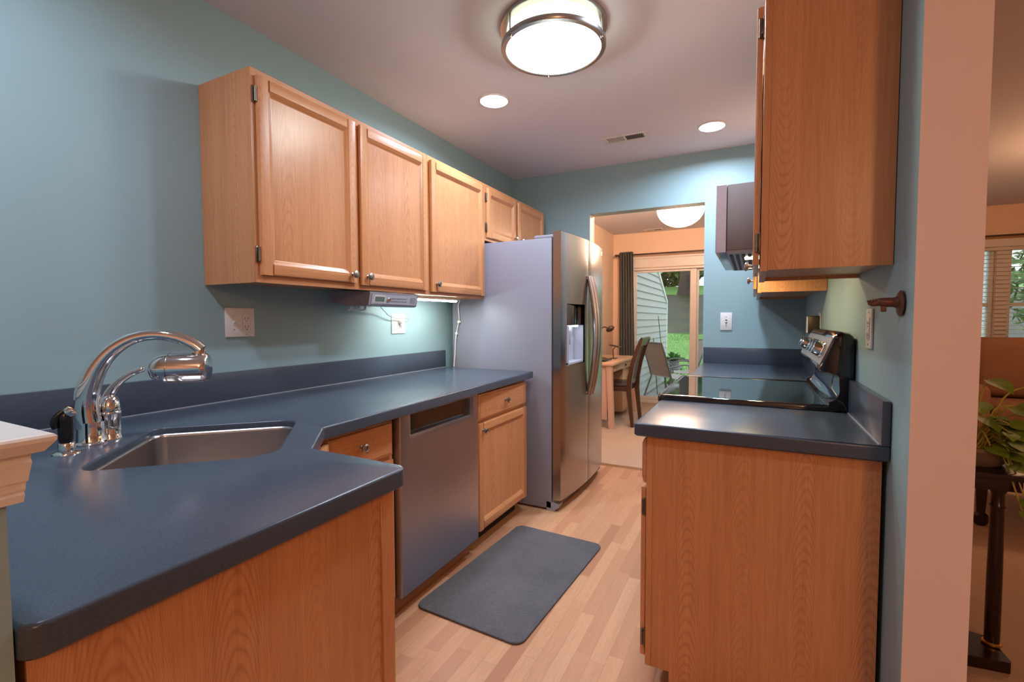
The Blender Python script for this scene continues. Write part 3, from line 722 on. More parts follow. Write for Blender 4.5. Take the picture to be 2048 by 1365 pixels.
def fridge_handle(parent, y, lean):
    mb = MB(); zs = [.700, .76, .86, 1.00, 1.12, 1.24, 1.36, 1.46, 1.53]
    pts = []
    for z in zs:
        u = (z-1.115)/.415; pts.append((fridge_front(y)+.010+.050*(1-u*u), y+lean*(1-u*u), z))
    mb.tube(pts, [.013, .015, .0155, .016, .016, .016, .0155, .015, .013], 14, smooth=3, flat=1.25)
    h = build('handle', mb, M['steel_y'], parent)
    for z in (.715, 1.515):
        build('handle_mount', MB().cyl((fridge_front(y)-.004, y, z), (fridge_front(y)+.016, y, z), .011), M['chrome'], h)
fridge_handle(fd, ysp-.032, 0.); fridge_handle(dd, ysp+.032, 0.)
o = build('badge', MB().lathe((fridge_front(3.62)+.0005, 3.62, 1.735), [(.016, 0), (.016, .0015), (.013, .002)], (1, 0, 0), 20), M['chrome'], dd)
mb = MB().box((.60, F0+.02, .004), (FX+.02, F1-.02, .070), .004); build('kick_grille', mb, M['greyplast'], t)
for y in (F0+.002, F1-.062):
    build('front_foot', MB().prism([(FX-.04, .001), (FX+.012, .001), (FX+.045, .030), (FX+.045, .050), (FX-.04, .060)], 'y', y, y+.06), M['greyplast'], t)

# ------------------------------------------------------------------ stove
S0, S1 = 2.004, 2.762
t = thing('stove', 'black electric range with glass cooktop and raised rear control panel', 'stove', (1.62, S0, 0))
build('oven_body', bx((1.625, S0, .02), (W-.004, S1, .885)), M['gloss'], t)
d = build('oven_door', bx((1.585, S0+.006, .22), (1.622, S1-.006, .86), .006), M['gloss'], t)
build('handle', MB().tube([(1.586, S0+.06, .80), (1.555, S0+.065, .81), (1.552, S0+.11, .812), (1.552, S1-.11, .812), (1.555, S1-.065, .81), (1.586, S1-.06, .80)], .011, 12), M['steel_y'], d)
build('storage_drawer', bx((1.592, S0+.006, .06), (1.622, S1-.006, .21), .005), M['gloss'], t)
def rr(g, z, xb=W-.05): return [(x, y, z) for x, y in rounded([(1.588+g, S0-.001+g), (xb-g, S0-.001+g), (xb-g, S1+.001-g), (1.588+g, S1+.001-g)], [.03, .01, .01, .03], 4)]
mb = MB().loft([rr(.004, .886), rr(.0, .893), rr(.0, .912), rr(.003, .919), rr(.010, .9225), rr(.017, .9205), rr(.019, .9175)])
build('cooktop_frame', mb, M['gloss'], t)
ck = build('cooktop_glass', MB().loft([rr(.022, .9178), rr(.022, .9188)]), M['cooktop'], t)
prof = [(W-.004, .886), (W-.004, 1.150), (2.250, 1.168), (2.238, 1.180), (2.218, 1.184), (2.203, 1.180), (2.194, 1.168), (2.150, 1.058), (2.150, 1.048), (2.158, 1.040), (2.180, 1.036), (2.204, 1.030), (2.210, 1.018), (2.212, .960), (2.205, .940), (2.190, .926), (2.176, .9215), (2.176, .886)]
pin = [(x*.86+2.215*.14, z*.90+1.05*.10) for x, z in prof]
build('backguard', MB().loft([[(x, y, z) for x, z in q] for q, y in ((pin, S0), ([(a*.35+c*.65, b_*.35+d_*.65) for (a, b_), (c, d_) in zip(pin, prof)], S0+.004), (prof, S0+.014), (prof, S1-.014), (pin, S1))]), M['gloss'], t)
nrm = Vector((-.9285, 0, .3714))
def fpt(s, y, d=0.): return Vector((2.150, y, 1.058))+Vector((.3714, 0, .9285))*s+nrm*d
mb = MB(); mb.loft([[fpt(.006, S0+.012, .0004), fpt(.112, S0+.012, .0004), fpt(.112, S1-.012, .0004), fpt(.006, S1-.012, .0004)], [fpt(.008, S0+.014, .003), fpt(.110, S0+.014, .003), fpt(.110, S1-.014, .003), fpt(.008, S1-.014, .003)]])
cp = build('control_panel', mb, M['steel_y'], t)
for y in (2.10, 2.185, 2.27, 2.56, 2.66):
    build('knob', MB().lathe(fpt(.058, y, .003), [(.031, 0), (.031, .004), (.026, .007), (.024, .030), (.0225, .033), (.002, .034)], nrm, 24), M['chrome'], cp)
mb = MB(); mb.loft([[fpt(a, y, d_) for a, y in ((.03, 2.33), (.09, 2.33), (.09, 2.50), (.03, 2.50))] for d_ in (.0031, .0045)]); build('clock_display', mb, M['gloss'], cp)

# ------------------------------------------------------------------ microwave hood
mz0, mz1, MX = 1.483, 1.745, 1.800
t = thing('microwave', 'low stainless over-range microwave hood with two warm lamps underneath', 'microwave', (W-.002, 2.02, mz0))
build('housing', bx((MX+.040, 2.022, mz0+.012), (W-.002, 2.772, mz1), .002), M['mwside'], t)
d = build('door', bx((MX, 2.0225, mz0+.004), (MX+.0385, 2.7715, mz1), .002), M['steel_z'], t)
for y in (2.020, 2.7718): build('door_end_cap', bx((MX+.001, y, mz0+.004), (MX+.038, y+.0022, mz1), .0008, 1), M['satin'], d)
build('window', bx((MX-.0012, 2.10, mz0+.05), (MX+.001, 2.55, mz1-.04)), M['gloss'], d)
b = build('base_plate', bx((MX+.040, 2.024, mz0), (W-.01, 2.770, mz0+.0115)), M['greyplast'], t)
mb = MB()
for k in range(4): mb.box((MX+.048+k*.022, 2.08, mz0-.003), (MX+.060+k*.022, 2.72, mz0-.0004), .0008, 1)
build('vent_slots', mb, M['slot'], b)
for y in (2.20, 2.60): build('lamp_lens', bx((1.90, y-.045, mz0-.004), (1.985, y+.045, mz0-.0003), .0015), M['hoodlamp'], b); area_light('hood_lamp_beam', (1.9425, y, mz0-.006), .07, 2.2, (1.0, .78, .42))

# ------------------------------------------------------------------ ceiling fittings
LX, LY = 1.155, 1.94
t = thing('flush_ceiling_light', 'large round flush ceiling light, frosted drum with two nickel rings', 'ceiling light', (LX, LY, H))
build('ceiling_pan', MB().lathe((LX, LY, H), [(.222, -.001), (.226, -.006), (.226, -.020), (.218, -.022)][::1], seg=64), M['nickel'], t)
build('drum_glass', MB().lathe((LX, LY, H), [(.198, -.0222), (.199, -.08), (.199, -.096)], seg=64), M['drumside'], t)
build('drum_bottom', MB().lathe((LX, LY, H), [(.1975, -.0962), (.1965, -.098), (.17, -.1000), (.1, -.1015), (.002, -.102)], seg=64), M['drumglass'], t)
build('nickel_ring', MB().lathe((LX, LY, H), [(.2000, -.082), (.219, -.082), (.222, -.085), (.222, -.098), (.219, -.103), (.2025, -.105), (.2000, -.102)], seg=64, ring=True), M['nickel'], t, merge=True)
for k in range(3):
    a = math.radians(118+120*k); q = Vector((math.cos(a), math.sin(a), 0))
    build('ring_post', MB().cyl(Vector((LX, LY, H-.0815))+q*.2145, Vector((LX, LY, H-.021))+q*.2145, .0035, seg=10), M['nickel'], t)
    build('finial', MB().ball(Vector((LX, LY, H-.106))+q*.214, .005), M['nickel'], t)
DL = ['round recessed downlight left of the big ceiling light, over the counter run', 'round recessed downlight at the far end near the air vent',
      'recessed downlight between the big drum light and the right wall cabinets', 'recessed downlight above the corner sink and peninsula']
first = None
for k, ((x, y), p) in enumerate(DOWNLIGHTS):
    if first is None:
        first = thing('recessed_light', DL[0], 'downlight', (x, y, H), 'recessed downlights in the kitchen ceiling')
        build('trim_ring', MB().lathe((x, y, H), [(.088, -.0005), (.088, -.004), (.080, -.008), (.0765, -.006), (.0765, -.0005)], seg=40, ring=True), M['white'], first, merge=True)
        build('diffuser', MB().lathe((x, y, H), [(.075, -.002), (.075, -.009), (.05, -.0105), (.002, -.011)], seg=40), M['ledw'], first)
        fx, fy = x, y
    else: dup(first, (x-fx, y-fy, 0), DL[k])
def vent(name, label, cx_, cy_, lx, ly, rot):
    t = thing(name, label, 'air vent', (cx_, cy_, H), 'ceiling air vents'); X = Matrix.Translation((cx_, cy_, H)) @ Matrix.Rotation(rot, 4, 'Z')
    mb = MB(); mb.X = X
    mb.box((-lx/2, -ly/2, -.006), (lx/2, -ly/2+.022, -.0005), .002); mb.box((-lx/2, ly/2-.022, -.006), (lx/2, ly/2, -.0005), .002)
    mb.box((-lx/2, -ly/2+.022, -.006), (-lx/2+.025, ly/2-.022, -.0005), .002); mb.box((lx/2-.025, -ly/2+.022, -.006), (lx/2, ly/2-.022, -.0005), .002); mb.box((-.006, -ly/2+.022, -.006), (.006, ly/2-.022, -.0005), .002)
    build('frame', mb, M['white'], t)
    mb = MB(); mb.X = X; mb.box((-lx/2+.02, -ly/2+.02, -.0015), (lx/2-.02, ly/2-.02, -.0004)); build('duct_shadow', mb, M['slot'], t)
    mb = MB(); n = int((lx-.06)/.012)
    for k in range(n):
        u = -lx/2+.03+k*(lx-.06)/(n-1)
        s = 1 if u < 0 else -1
        mb.X = X @ Matrix.Translation((u, 0, -.006)) @ Matrix.Rotation(s*.6, 4, 'Y'); mb.box((-.0006, -ly/2+.022, -.004), (.0006, ly/2-.022, .004))
    build('louvers', mb, M['white'], t)
vent('ceiling_vent', 'white louvred air vent in the kitchen ceiling near the far wall', 1.128, 3.33, .30, .125, 0)
vent('ceiling_vent', 'white louvred air vent on the dining nook ceiling', .67, 6.88, .26, .12, 0)

# warm lamps of the neighbouring rooms
def dome(label, x, y, r, h, z, mat):
    t = thing('dome_ceiling_light', label, 'ceiling light', (x, y, H))
    build('canopy', MB().lathe((x, y, H), [(.07, -.0005), (.07, -.012), (.05, -.02)], seg=32), M['bronze'], t)
    build('stem', MB().cyl((x, y, H-.0205), (x, y, z+.01), .008, seg=12), M['bronze'], t)
    prof = [(r*math.sin(a), z-h*math.cos(a)-H) for a in [PI/2*i/10 for i in range(11)]]
    o = build('glass_bowl', MB().lathe((x, y, H), prof, seg=40), mat, t)
    o.visible_shadow = True
    return t
dome('warm glowing glass bowl light in the nook beyond the doorway', 1.30, 4.80, .215, .17, 2.275, M['warmdome'])
dome('warm bowl light of the living room, out of the picture', 4.3, 4.6, .18, .14, 2.32, M['warmbulb'])
dome('warm bowl light of the dining area behind the viewer, out of the picture', 3.0, -1.35, .18, .14, 2.28, M['warmbulb'])

# ------------------------------------------------------------------ wall plates, under-cabinet gadgets
def plate_yz(name, label, side, x, y0, y1, z0, z1, cat='outlet'):
    t = thing(name, label, cat, (x, (y0+y1)/2, (z0+z1)/2), 'white socket plates on the kitchen walls'); a, b = (x+side*.0006, x+side*.0065)
    build('cover_plate', bx((a, y0, z0), (b, y1, z1), .0022), M['plate'], t); return t, b
def duplex(t, side, xb, yc, zc, face=None):
    mb = MB()
    o = build('receptacle', bx((xb-side*.001, yc-.017, zc-.034), (xb+side*.0018, yc+.017, zc+.034), .003), M['plate'], t)
    mb = MB()
    for dz in (-.019, .017):
        for dy in (-.007, .006): mb.box((xb+side*.0019, yc+dy-.001, zc+dz-.004), (xb+side*.0025, yc+dy+.001, zc+dz+.004))
        mb.cyl((xb+side*.0019, yc, zc+dz-.010), (xb+side*.0025, yc, zc+dz-.010), .0022, seg=10)
    build('slots', mb, M['slot'], o)
def toggle(t, side, xb, yc, zc):
    build('toggle', bx((xb-side*.001, yc-.005, zc-.012), (xb+side*.002, yc+.005, zc+.012), .001), M['plate'], t)
    mb = MB(); mb.X = Matrix.Translation((xb, yc, zc)) @ Matrix.Rotation(-side*.45, 4, 'Y'); mb.box((0, -.004, -.005), (side*.013, .004, .005), .001); build('lever', mb, M['plate'], t)
def screws(t, side, xb, pts):
    mb = MB()
    for y, z in pts: mb.cyl((xb-side*.0005, y, z), (xb+side*.0008, y, z), .0028, seg=10)
    build('screws', mb, M['nickel'], t)
t, xb = plate_yz('outlet_plate', 'wide white plate with switch and double socket on the teal left wall', 1, 0, 1.209, 1.337, 1.161, 1.283)
toggle(t, 1, xb, 1.245, 1.222); duplex(t, 1, xb, 1.300, 1.222); screws(t, 1, xb, [(1.245, 1.252), (1.245, 1.192), (1.300, 1.274), (1.300, 1.170)])
t, xb = plate_yz('outlet_plate', 'white socket plate with a cord plugged in, lit by the strip light', 1, 0, 2.217, 2.338, 1.147, 1.264)
duplex(t, 1, xb, 2.305, 1.205); duplex(t, 1, xb, 2.25, 1.205)
t, xb = plate_yz('outlet_plate', 'white socket plate on the right wall above the near backsplash', -1, W, 1.755, 1.832, 1.139, 1.260)
duplex(t, -1, xb, 1.793, 1.2); screws(t, -1, xb, [(1.793, 1.249), (1.793, 1.151)])
t, xb = plate_yz('outlet_plate', 'white plate behind the dark plug-in box, far along the right wall', -1, W, 3.00, 3.075, 1.14, 1.265)
t2 = thing('plug_in_box', 'small dark box plugged into the far outlet above the stove', 'adapter', (W-.0075, 3.03, 1.14))
build('case', bx((W-.058, 2.995, 1.150), (W-.0075, 3.060, 1.246), .006), M['bronze'], t2); build('front_face', bx((W-.064, 2.998, 1.153), (W-.0585, 3.057, 1.243), .002), M['plate'], t2)
t = thing('light_switch', 'single white toggle switch on the teal back wall right of the doorway', 'switch', (1.757, YB, 1.21))
build('cover_plate', bx((1.717, YB-.0065, 1.146), (1.797, YB-.0006, 1.276), .0022), M['plate'], t)
build('toggle', bx((1.751, YB-.0085, 1.197), (1.763, YB-.0060, 1.225), .001), M['slot'], t)
mb = MB(); mb.X = Matrix.Translation((1.757, YB-.0065, 1.211)) @ Matrix.Rotation(.5, 4, 'X'); mb.box((-.004, -.014, -.005), (.004, 0, .005), .001); build('lever', mb, M['plate'], t)
mb = MB()
for z in (1.178, 1.244): mb.cyl((1.757, YB-.0060, z), (1.757, YB-.0075, z), .003, seg=10)
build('screws', mb, M['nickel'], t)
# key-shaped hook
hy = 1.452; hx = W
t = thing('key_hook', 'rust brown key-shaped iron wall hook near the end of the right wall', 'hook', (hx, hy, 1.27))
build('wall_plate', MB().lathe((hx-.0005, hy, 1.267), [(.012, 0), (.030, .0015), (.032, .005), (.026, .009), (.018, .011), (.006, .012)], (-1, 0, 0), 24), M['rust'], t)
build('shank', MB().tube([(hx-.011, hy, 1.270), (hx-.020, hy, 1.270), (hx-.036, hy, 1.270), (hx-.046, hy, 1.270), (hx-.050, hy, 1.268), (hx-.060, hy, 1.266), (hx-.068, hy, 1.269)], [.015, .0115, .0115, .0105, .007, .0055, .003], 12, smooth=2), M['rust'], t)
for k in range(4): build('key_tooth', MB().tube([(hx-.049-.0055*k, hy, 1.268), (hx-.052-.0055*k, hy, 1.2775-.0012*k), (hx-.054-.0055*k, hy, 1.279-.0012*k)], [.003, .0025, .0012], 8), M['rust'], t)
build('key_bit', bx((hx-.043, hy-.005, 1.247), (hx-.032, hy+.005, 1.262), .002), M['rust'], t)
# under-cabinet radio
t = thing('under_cabinet_radio', 'grey radio with small display mounted under the left wall cabinet', 'radio', (.05, 1.715, 1.3))
prof = [(.05, ZU-.003), (.05, 1.325), (.16, 1.300), (.285, 1.297), (.300, 1.303), (.313, 1.362), (.306, ZU-.003)]
build('case', MB().prism(prof, 'y', 1.716, 2.078), M['greyplast'], t)
def rp(s, y, d=0.): return Vector((.300, y, 1.303))+Vector((.215, 0, .977))*s+Vector((.977, 0, -.215))*d
mb = MB(); mb.loft([[rp(a, y, d_) for a, y in ((.006, 1.730), (.054, 1.730), (.054, 2.064), (.006, 2.064))] for d_ in (.0003, .003)]); fc = build('front_panel', mb, M['dispgrey'], t)
mb = MB(); mb.loft([[rp(a, y, d_) for a, y in ((.013, 1.745), (.048, 1.745), (.048, 1.822), (.013, 1.822))] for d_ in (.0031, .0045)]); build('display_bezel', mb, M['plate'], fc)
mb = MB(); mb.loft([[rp(a, y, d_) for a, y in ((.018, 1.751), (.043, 1.751), (.043, 1.816), (.018, 1.816))] for d_ in (.0046, .0056)]); build('display', mb, M['lcd'], fc)
build('dial', MB().lathe(rp(.030, 1.846, .003), [(.010, 0), (.010, .006), (.008, .008), (.001, .008)], (.977, 0, -.215), 16), M['chrome'], fc)
mb = MB()
for k in range(11):
    for s in (.022, .036):
        y = 1.868+.0115*k; mb.loft([[rp(s+a, y+b_, d_) for a, b_ in ((-.003, -.004), (.003, -.004), (.003, .004), (-.003, .004))] for d_ in (.003, .0045)])
mb.loft([[rp(a, y, d_) for a, y in ((.014, 2.015), (.046, 2.015), (.046, 2.055), (.014, 2.055))] for d_ in (.0031, .0042)])
build('buttons', mb, M['greyplast'], fc)
# cords of the radio
mb = MB(); pts = []
for k in range(26):
    a = k*.72; pts.append((.150+.014*math.sin(a), 1.735+.0052*k, 1.290-.010*math.cos(a)))
mb.tube(pts, .003, 8, smooth=2)
solo('coiled_cable', mb, M['cable'], (.15, 1.8, 1.29), 'white bundled cable hanging under the radio', 'cable')
mb = MB().tube([(.10, 2.02, 1.308), (.07, 2.06, 1.296), (.05, 2.11, 1.278), (.035, 2.16, 1.255), (.030, 2.23, 1.240), (.035, 2.30, 1.238), (.04, 2.335, 1.232), (.046, 2.31, 1.222), (.040, 2.285, 1.218)], .0026, 8, smooth=4)
t = thing('power_cord', 'thin grey power cord looping from the radio to the white socket', 'cord', (.04, 2.28, 1.21))
build('cable', mb, M['darkcable'], t)
build('plug', bx((.0092, 2.272, 1.208), (.040, 2.296, 1.228), .004), M['cable'], t)
# strip light and its cord
t = thing('strip_light', 'slim lit strip light under the cabinet beside the fridge', 'light', (.24, 2.1, ZU))
build('housing', bx((.185, 2.09, 1.352), (.230, 2.60, ZU-.003), .003), M['plate'], t)
build('diffuser', bx((.190, 2.10, 1.344), (.225, 2.59, 1.3515), .003), M['ledstrip'], t)
t = thing('power_cord', 'white cord clipped down the grey fridge side to the worktop', 'cord', (.1, 2.76, .9))
build('cable', MB().tube([(.207, 2.605, 1.360), (.18, 2.69, 1.358), (.125, 2.758, 1.335), (.118, 2.770, 1.29), (.122, 2.772, 1.24), (.112, 2.772, 1.19), (.098, 2.772, 1.14), (.090, 2.772, 1.08), (.086, 2.772, 1.01), (.082, 2.770, .955), (.080, 2.765, .905)], .0032, 8, smooth=4), M['cable'], t)
for z, x in ((1.215, .117), (1.135, .097)): build('cord_clip', MB().box((x-.010, 2.7685, z-.008), (x+.010, 2.7855, z+.008), .003), M['cable'], t)

# ------------------------------------------------------------------ floor mat
q = [(.664, 1.578), (1.180, 1.551), (1.231, 2.474), (.713, 2.500)]
solo('floor_mat', slab(rounded(q, .045, 6), .0008, .010, ease=.004), M['mat'], (.95, 2.0, 0), 'dark grey rectangular kitchen mat on the wood floor', 'mat')

# ------------------------------------------------------------------ the nook
t = thing('writing_desk', 'pale wood desk against the left wall of the nook', 'desk', (.3, 5.75, 0))
build('desk_top', bx((.068, 5.15, .712), (.56, 6.38, .742), .004), M['deskwood'], t)
for (lx, ly) in ((.515, 5.20), (.515, 6.33), (.105, 5.20), (.105, 6.33)):
    sx = .030 if lx > .3 else 0; sy = -.0
    build('leg', MB().loft([[(lx+sx-.026+a, ly+b_, .005) for a, b_ in ((0, -.03), (.052, -.03), (.052, .03), (0, .03))], [(lx-.03+a, ly+b_, .711) for a, b_ in ((0, -.034), (.06, -.034), (.06, .034), (0, .034))]]), M['deskleg'], t)
build('side_panel', bx((.135, 5.188, .10), (.495, 5.206, .711), .002), M['deskleg'], t)
build('apron', bx((.492, 5.24, .62), (.510, 6.29, .711)), M['deskwood'], t)
d = build('drawer', bx((.5105, 5.36, .628), (.528, 6.17, .703), .003), M['deskwood'], t)
build('knob', MB().lathe((.5285, 5.88, .665), [(.006, 0), (.012, .008), (.012, .014), (.002, .017)], (1, 0, 0), 14), M['bronze'], d)
build('pedestal', bx((.14, 5.95, .06), (.48, 6.28, .711), .003), M['deskwood'], t)
build('stretcher', bx((.10, 6.315, .16), (.52, 6.345, .21), .003), M['deskleg'], t)
t = thing('dining_chair', 'dark walnut high-back chair tucked in at the pale desk', 'chair', (.5, 5.6, 0))
up = [(.735, 0.005), (.712, .20), (.690, .42), (.700, .56), (.730, .72), (.780, .88), (.825, 1.0)]
wn = [.036, .044, .055, .052, .048, .044, .036]
for y in (5.385, 5.800): build('rear_leg', MB().rectsweep([(x, y, z) for x, z in up], .036, wn), M['darkwood'], t)
for y in (5.395, 5.790): build('front_leg', MB().loft([[(.285+a, y+b_, .005) for a, b_ in ((-.016, -.016), (.016, -.016), (.016, .016), (-.016, .016))], [(.285+a, y+b_, .43) for a, b_ in ((-.022, -.022), (.022, -.022), (.022, .022), (-.022, .022))]]), M['darkwood'], t)
mb = MB(); mb.box((.27, 5.38, .405), (.672, 5.40, .455), .002); mb.box((.27, 5.785, .405), (.672, 5.805, .455), .002); mb.box((.27, 5.40, .405), (.29, 5.785, .455), .002); mb.box((.655, 5.40, .405), (.672, 5.785, .455), .002)
build('seat_frame', mb, M['darkwood'], t)
build('seat_cushion', bx((.262, 5.375, .456), (.664, 5.810, .492), .014, 3), M['leather'], t)
build('top_rail', MB().rectsweep([(.800, 5.5925, .93), (.825, 5.5925, .998), (.833, 5.5925, 1.02)], .452, [.024, .026, .022]), M['darkwood'], t)
for k in range(5): build('slat', MB().rectsweep([(x-.004, 5.45+.071*k, z) for x, z in ((.695, .52), (.730, .72), (.775, .88), (.797, .94))], .040, .012), M['darkwood'], t)
build('lower_rail', bx((.678, 5.40, .49), (.702, 5.785, .535), .003), M['darkwood'], t)
t = thing('desk_lamp', 'dark metal desk lamp with an oval shade on the pale desk', 'lamp', (.29, 5.7, .742))
build('base', MB().lathe((.27, 5.7, .7425), [(.075, 0), (.075, .008), (.06, .016), (.012, .020)], seg=28), M['bronze'], t)
build('arm', MB().tube([(.27, 5.7, .76), (.262, 5.7, .95), (.275, 5.7, 1.10), (.31, 5.7, 1.135), (.345, 5.7, 1.125)], .007, 10, smooth=3), M['bronze'], t)
mb = MB(); mb.X = Matrix.Translation((.385, 5.7, 1.112)) @ Matrix.Rotation(-.55, 4, 'Y'); mb.ball((0, 0, 0), .055, (1.0, 1.0, .62)); build('lamp_shade', mb, M['bronze'], t)
t = thing('tablet_stand', 'dark tilted tablet holder on the desk below the lamp', 'stand', (.42, 5.8, .742))
build('foot', bx((.36, 5.74, .7425), (.44, 5.86, .750), .003), M['bronze'], t); build('post', MB().tube([(.40, 5.8, .750), (.395, 5.8, .85), (.42, 5.8, .885)], .006, 8), M['bronze'], t)
mb = MB(); mb.X = Matrix.Translation((.425, 5.8, .892)) @ Matrix.Rotation(.22, 4, 'Y'); mb.box((-.07, -.05, 0), (.065, .05, .012), .003); build('tray', mb, M['bronze'], t)
t = thing('laptop', 'closed dark laptop lying on the near end of the desk', 'laptop', (.35, 5.42, .742))
build('base', bx((.24, 5.30, .7425), (.44, 5.58, .755), .003), M['black'], t); build('lid', bx((.24, 5.30, .7553), (.44, 5.58, .764), .003), M['bronze'], t)
# curtain and rod
RY, RZ = 6.945, 2.155
t = thing('curtain_rod', 'dark bronze curtain rod above the sliding patio door', 'curtain rod', (1.2, RY, RZ))
build('rod', MB().cyl((.14, RY, RZ), (2.2, RY, RZ), .011, seg=14), M['bronze'], t)
for x in (.14,): build('finial', MB().ball((x-.016, RY, RZ), .019), M['bronze'], t)
for x in (.16, 2.15): build('bracket', MB().tube([(x, RY, RZ-.012), (x, RY+.05, RZ-.02), (x, YN-.001, RZ-.02)], .006, 8), M['bronze'], t)
mb = MB(); bm = mb.bm; n = 72; zs = [.03, .5, 1.0, 1.5, 1.9, 2.12, 2.20]; g = {}
for j, z in enumerate(zs):
    f = 1.0-.16*min(1, z/2.2); 
    for i in range(n+1):
        u = i/n; x = .175+(.235*f)*u+.012*(1-z/2.2); amp = .030*(1-.25*math.sin(z*2))
        g[i, j] = bm.verts.new((x, RY-.032*0+amp*math.sin(u*2*PI*5.5+.3*math.sin(z*1.3)), z))
for j in range(len(zs)-1):
    for i in range(n): bm.faces.new((g[i, j], g[i+1, j], g[i+1, j+1], g[i, j+1]))
o = solo('curtain', mb, M['curtain'], (.28, RY, .03), 'charcoal grommet curtain bunched left of the patio door', 'curtain')
md = o.modifiers.new('cloth', 'SOLIDIFY'); md.thickness = .002

# ------------------------------------------------------------------ outdoors behind the patio door
struct('patio', bx((-3.0, YN+.141, -.25), (6.0, 9.7, -.06)), M['concrete'])
def ground_z(x, y):
    if y < 9.7: return -.10
    t_ = min(y, 16.5)-8.75
    z = -.16+.062*t_+.0072*t_*t_
    if y > 16.5: z += .215*min(y-16.5, 7.7)+.15*min(4.5, max(0, y-24.2))+.03*max(0, y-28.7)
    return z
mb = MB(); bm = mb.bm; xs = [-16+1.0*i for i in range(36)]; ys = [9.7+.45*j for j in range(70)]; g = {}
for i, x in enumerate(xs):
    for j, y in enumerate(ys): g[i, j] = bm.verts.new((x, y, ground_z(x, y)+.03*math.sin(x*1.7+y)*min(1, y-9.7)))
for i in range(len(xs)-1):
    for j in range(len(ys)-1): bm.faces.new((g[i, j], g[i+1, j], g[i+1, j+1], g[i, j+1]))
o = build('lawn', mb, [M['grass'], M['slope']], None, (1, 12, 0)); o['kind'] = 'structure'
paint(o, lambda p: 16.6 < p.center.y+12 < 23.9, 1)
mb = MB()
rg = random.Random(3)
for k in range(7000):
    y = 9.75+6.8*rg.random()**1.5; x = max(.45 if y < 10.4 else -9, .40-.12*(y-8.8)+(rg.random()-.35)*2.4); z = ground_z(x, y)
    a = rg.random()*PI; h = .05+.06*rg.random(); dx, dy = .006*math.cos(a), .006*math.sin(a); lx, ly = (rg.random()-.5)*.06, (rg.random()-.5)*.06
    mb.quad([(x-dx, y-dy, z-.01), (x+dx, y+dy, z-.01), (x+lx, y+ly, z+h)])
solo('grass_blades', mb, M['grass'], (1, 12, 0), 'bright green grass blades of the lawn outside the patio door', 'grass', kind='stuff')
# siding wing to the left of the patio
t = thing('house_wing', 'pale lap-sided house wing with white corner trim beside the patio', 'building', (.30, YN+.2, -.1))
Y0w, Y1w, xw = YN+.16, 10.15, .325
def rake(y): return 1.60 if y > 10.14 else 1.60+(10.15-y)*.52
mb = MB(); z = -.02; k = 0
while z < 3.3:
    z1 = min(z+.113, 3.3)
    # lap board clipped by the rake line
    ymax = Y1w if z1 < 1.6 else min(Y1w, 10.15-(z1-1.60)/.52)
    ymax0 = Y1w if z < 1.6 else min(Y1w, 10.15-(z-1.60)/.52)
    if ymax <= Y0w+.05: break
    mb.loft([[(xw-.06, Y0w, z), (xw+.024, Y0w, z), (xw+.002, Y0w, z1+.004), (xw-.06, Y0w, z1+.004)], [(xw-.06, max(ymax0, ymax), z), (xw+.024, max(ymax0, ymax), z), (xw+.002, ymax, z1+.004), (xw-.06, ymax, z1+.004)]])
    z = z1
build('siding', mb, M['siding'], t)
mb = MB(); mb.box((xw-.05, 10.152, -.05), (xw+.03, 10.215, 1.60), .004)
mb.prism([(10.14, 1.545), (10.20, 1.59), (Y0w, 1.60+(10.15-Y0w)*.52+.06), (Y0w, 1.60+(10.15-Y0w)*.52-.02)], 'x', xw-.06, xw+.035)
build('corner_trim', mb, M['trimw'], t)
build('foundation', bx((xw-.06, Y0w, -.20), (xw-.005, Y1w, -.021)), M['concrete'], t)
# neighbouring house further back, with its downspout
t = thing('neighbor_house', 'grey house with white downspout, far behind the sided wing', 'building', (-4.5, 27.0, 2.6))
mb = MB(); z = 2.5
while z < 5.6: mb.box((-9.0, 27.0, z), (-3.35, 31.0, z+.195), .01, 1); z += .2
build('wall', mb, M['housegrey'], t)
build('roof', MB().prism([(-9.6, 4.15), (-1.5, 4.15), (-5.5, 6.9)], 'y', 26.2, 27.4), M['roofgrey'], t)
build('gutter', bx((-9.6, 26.0, 4.02), (-1.45, 26.18, 4.15), .01), M['trimw'], t)
build('downspout', MB().tube([(-2.35, 26.1, 4.05), (-2.40, 26.15, 3.75), (-3.20, 26.9, 3.35), (-3.22, 26.92, 3.1), (-3.22, 26.92, 2.8)], .07, 8), M['trimw'], t)
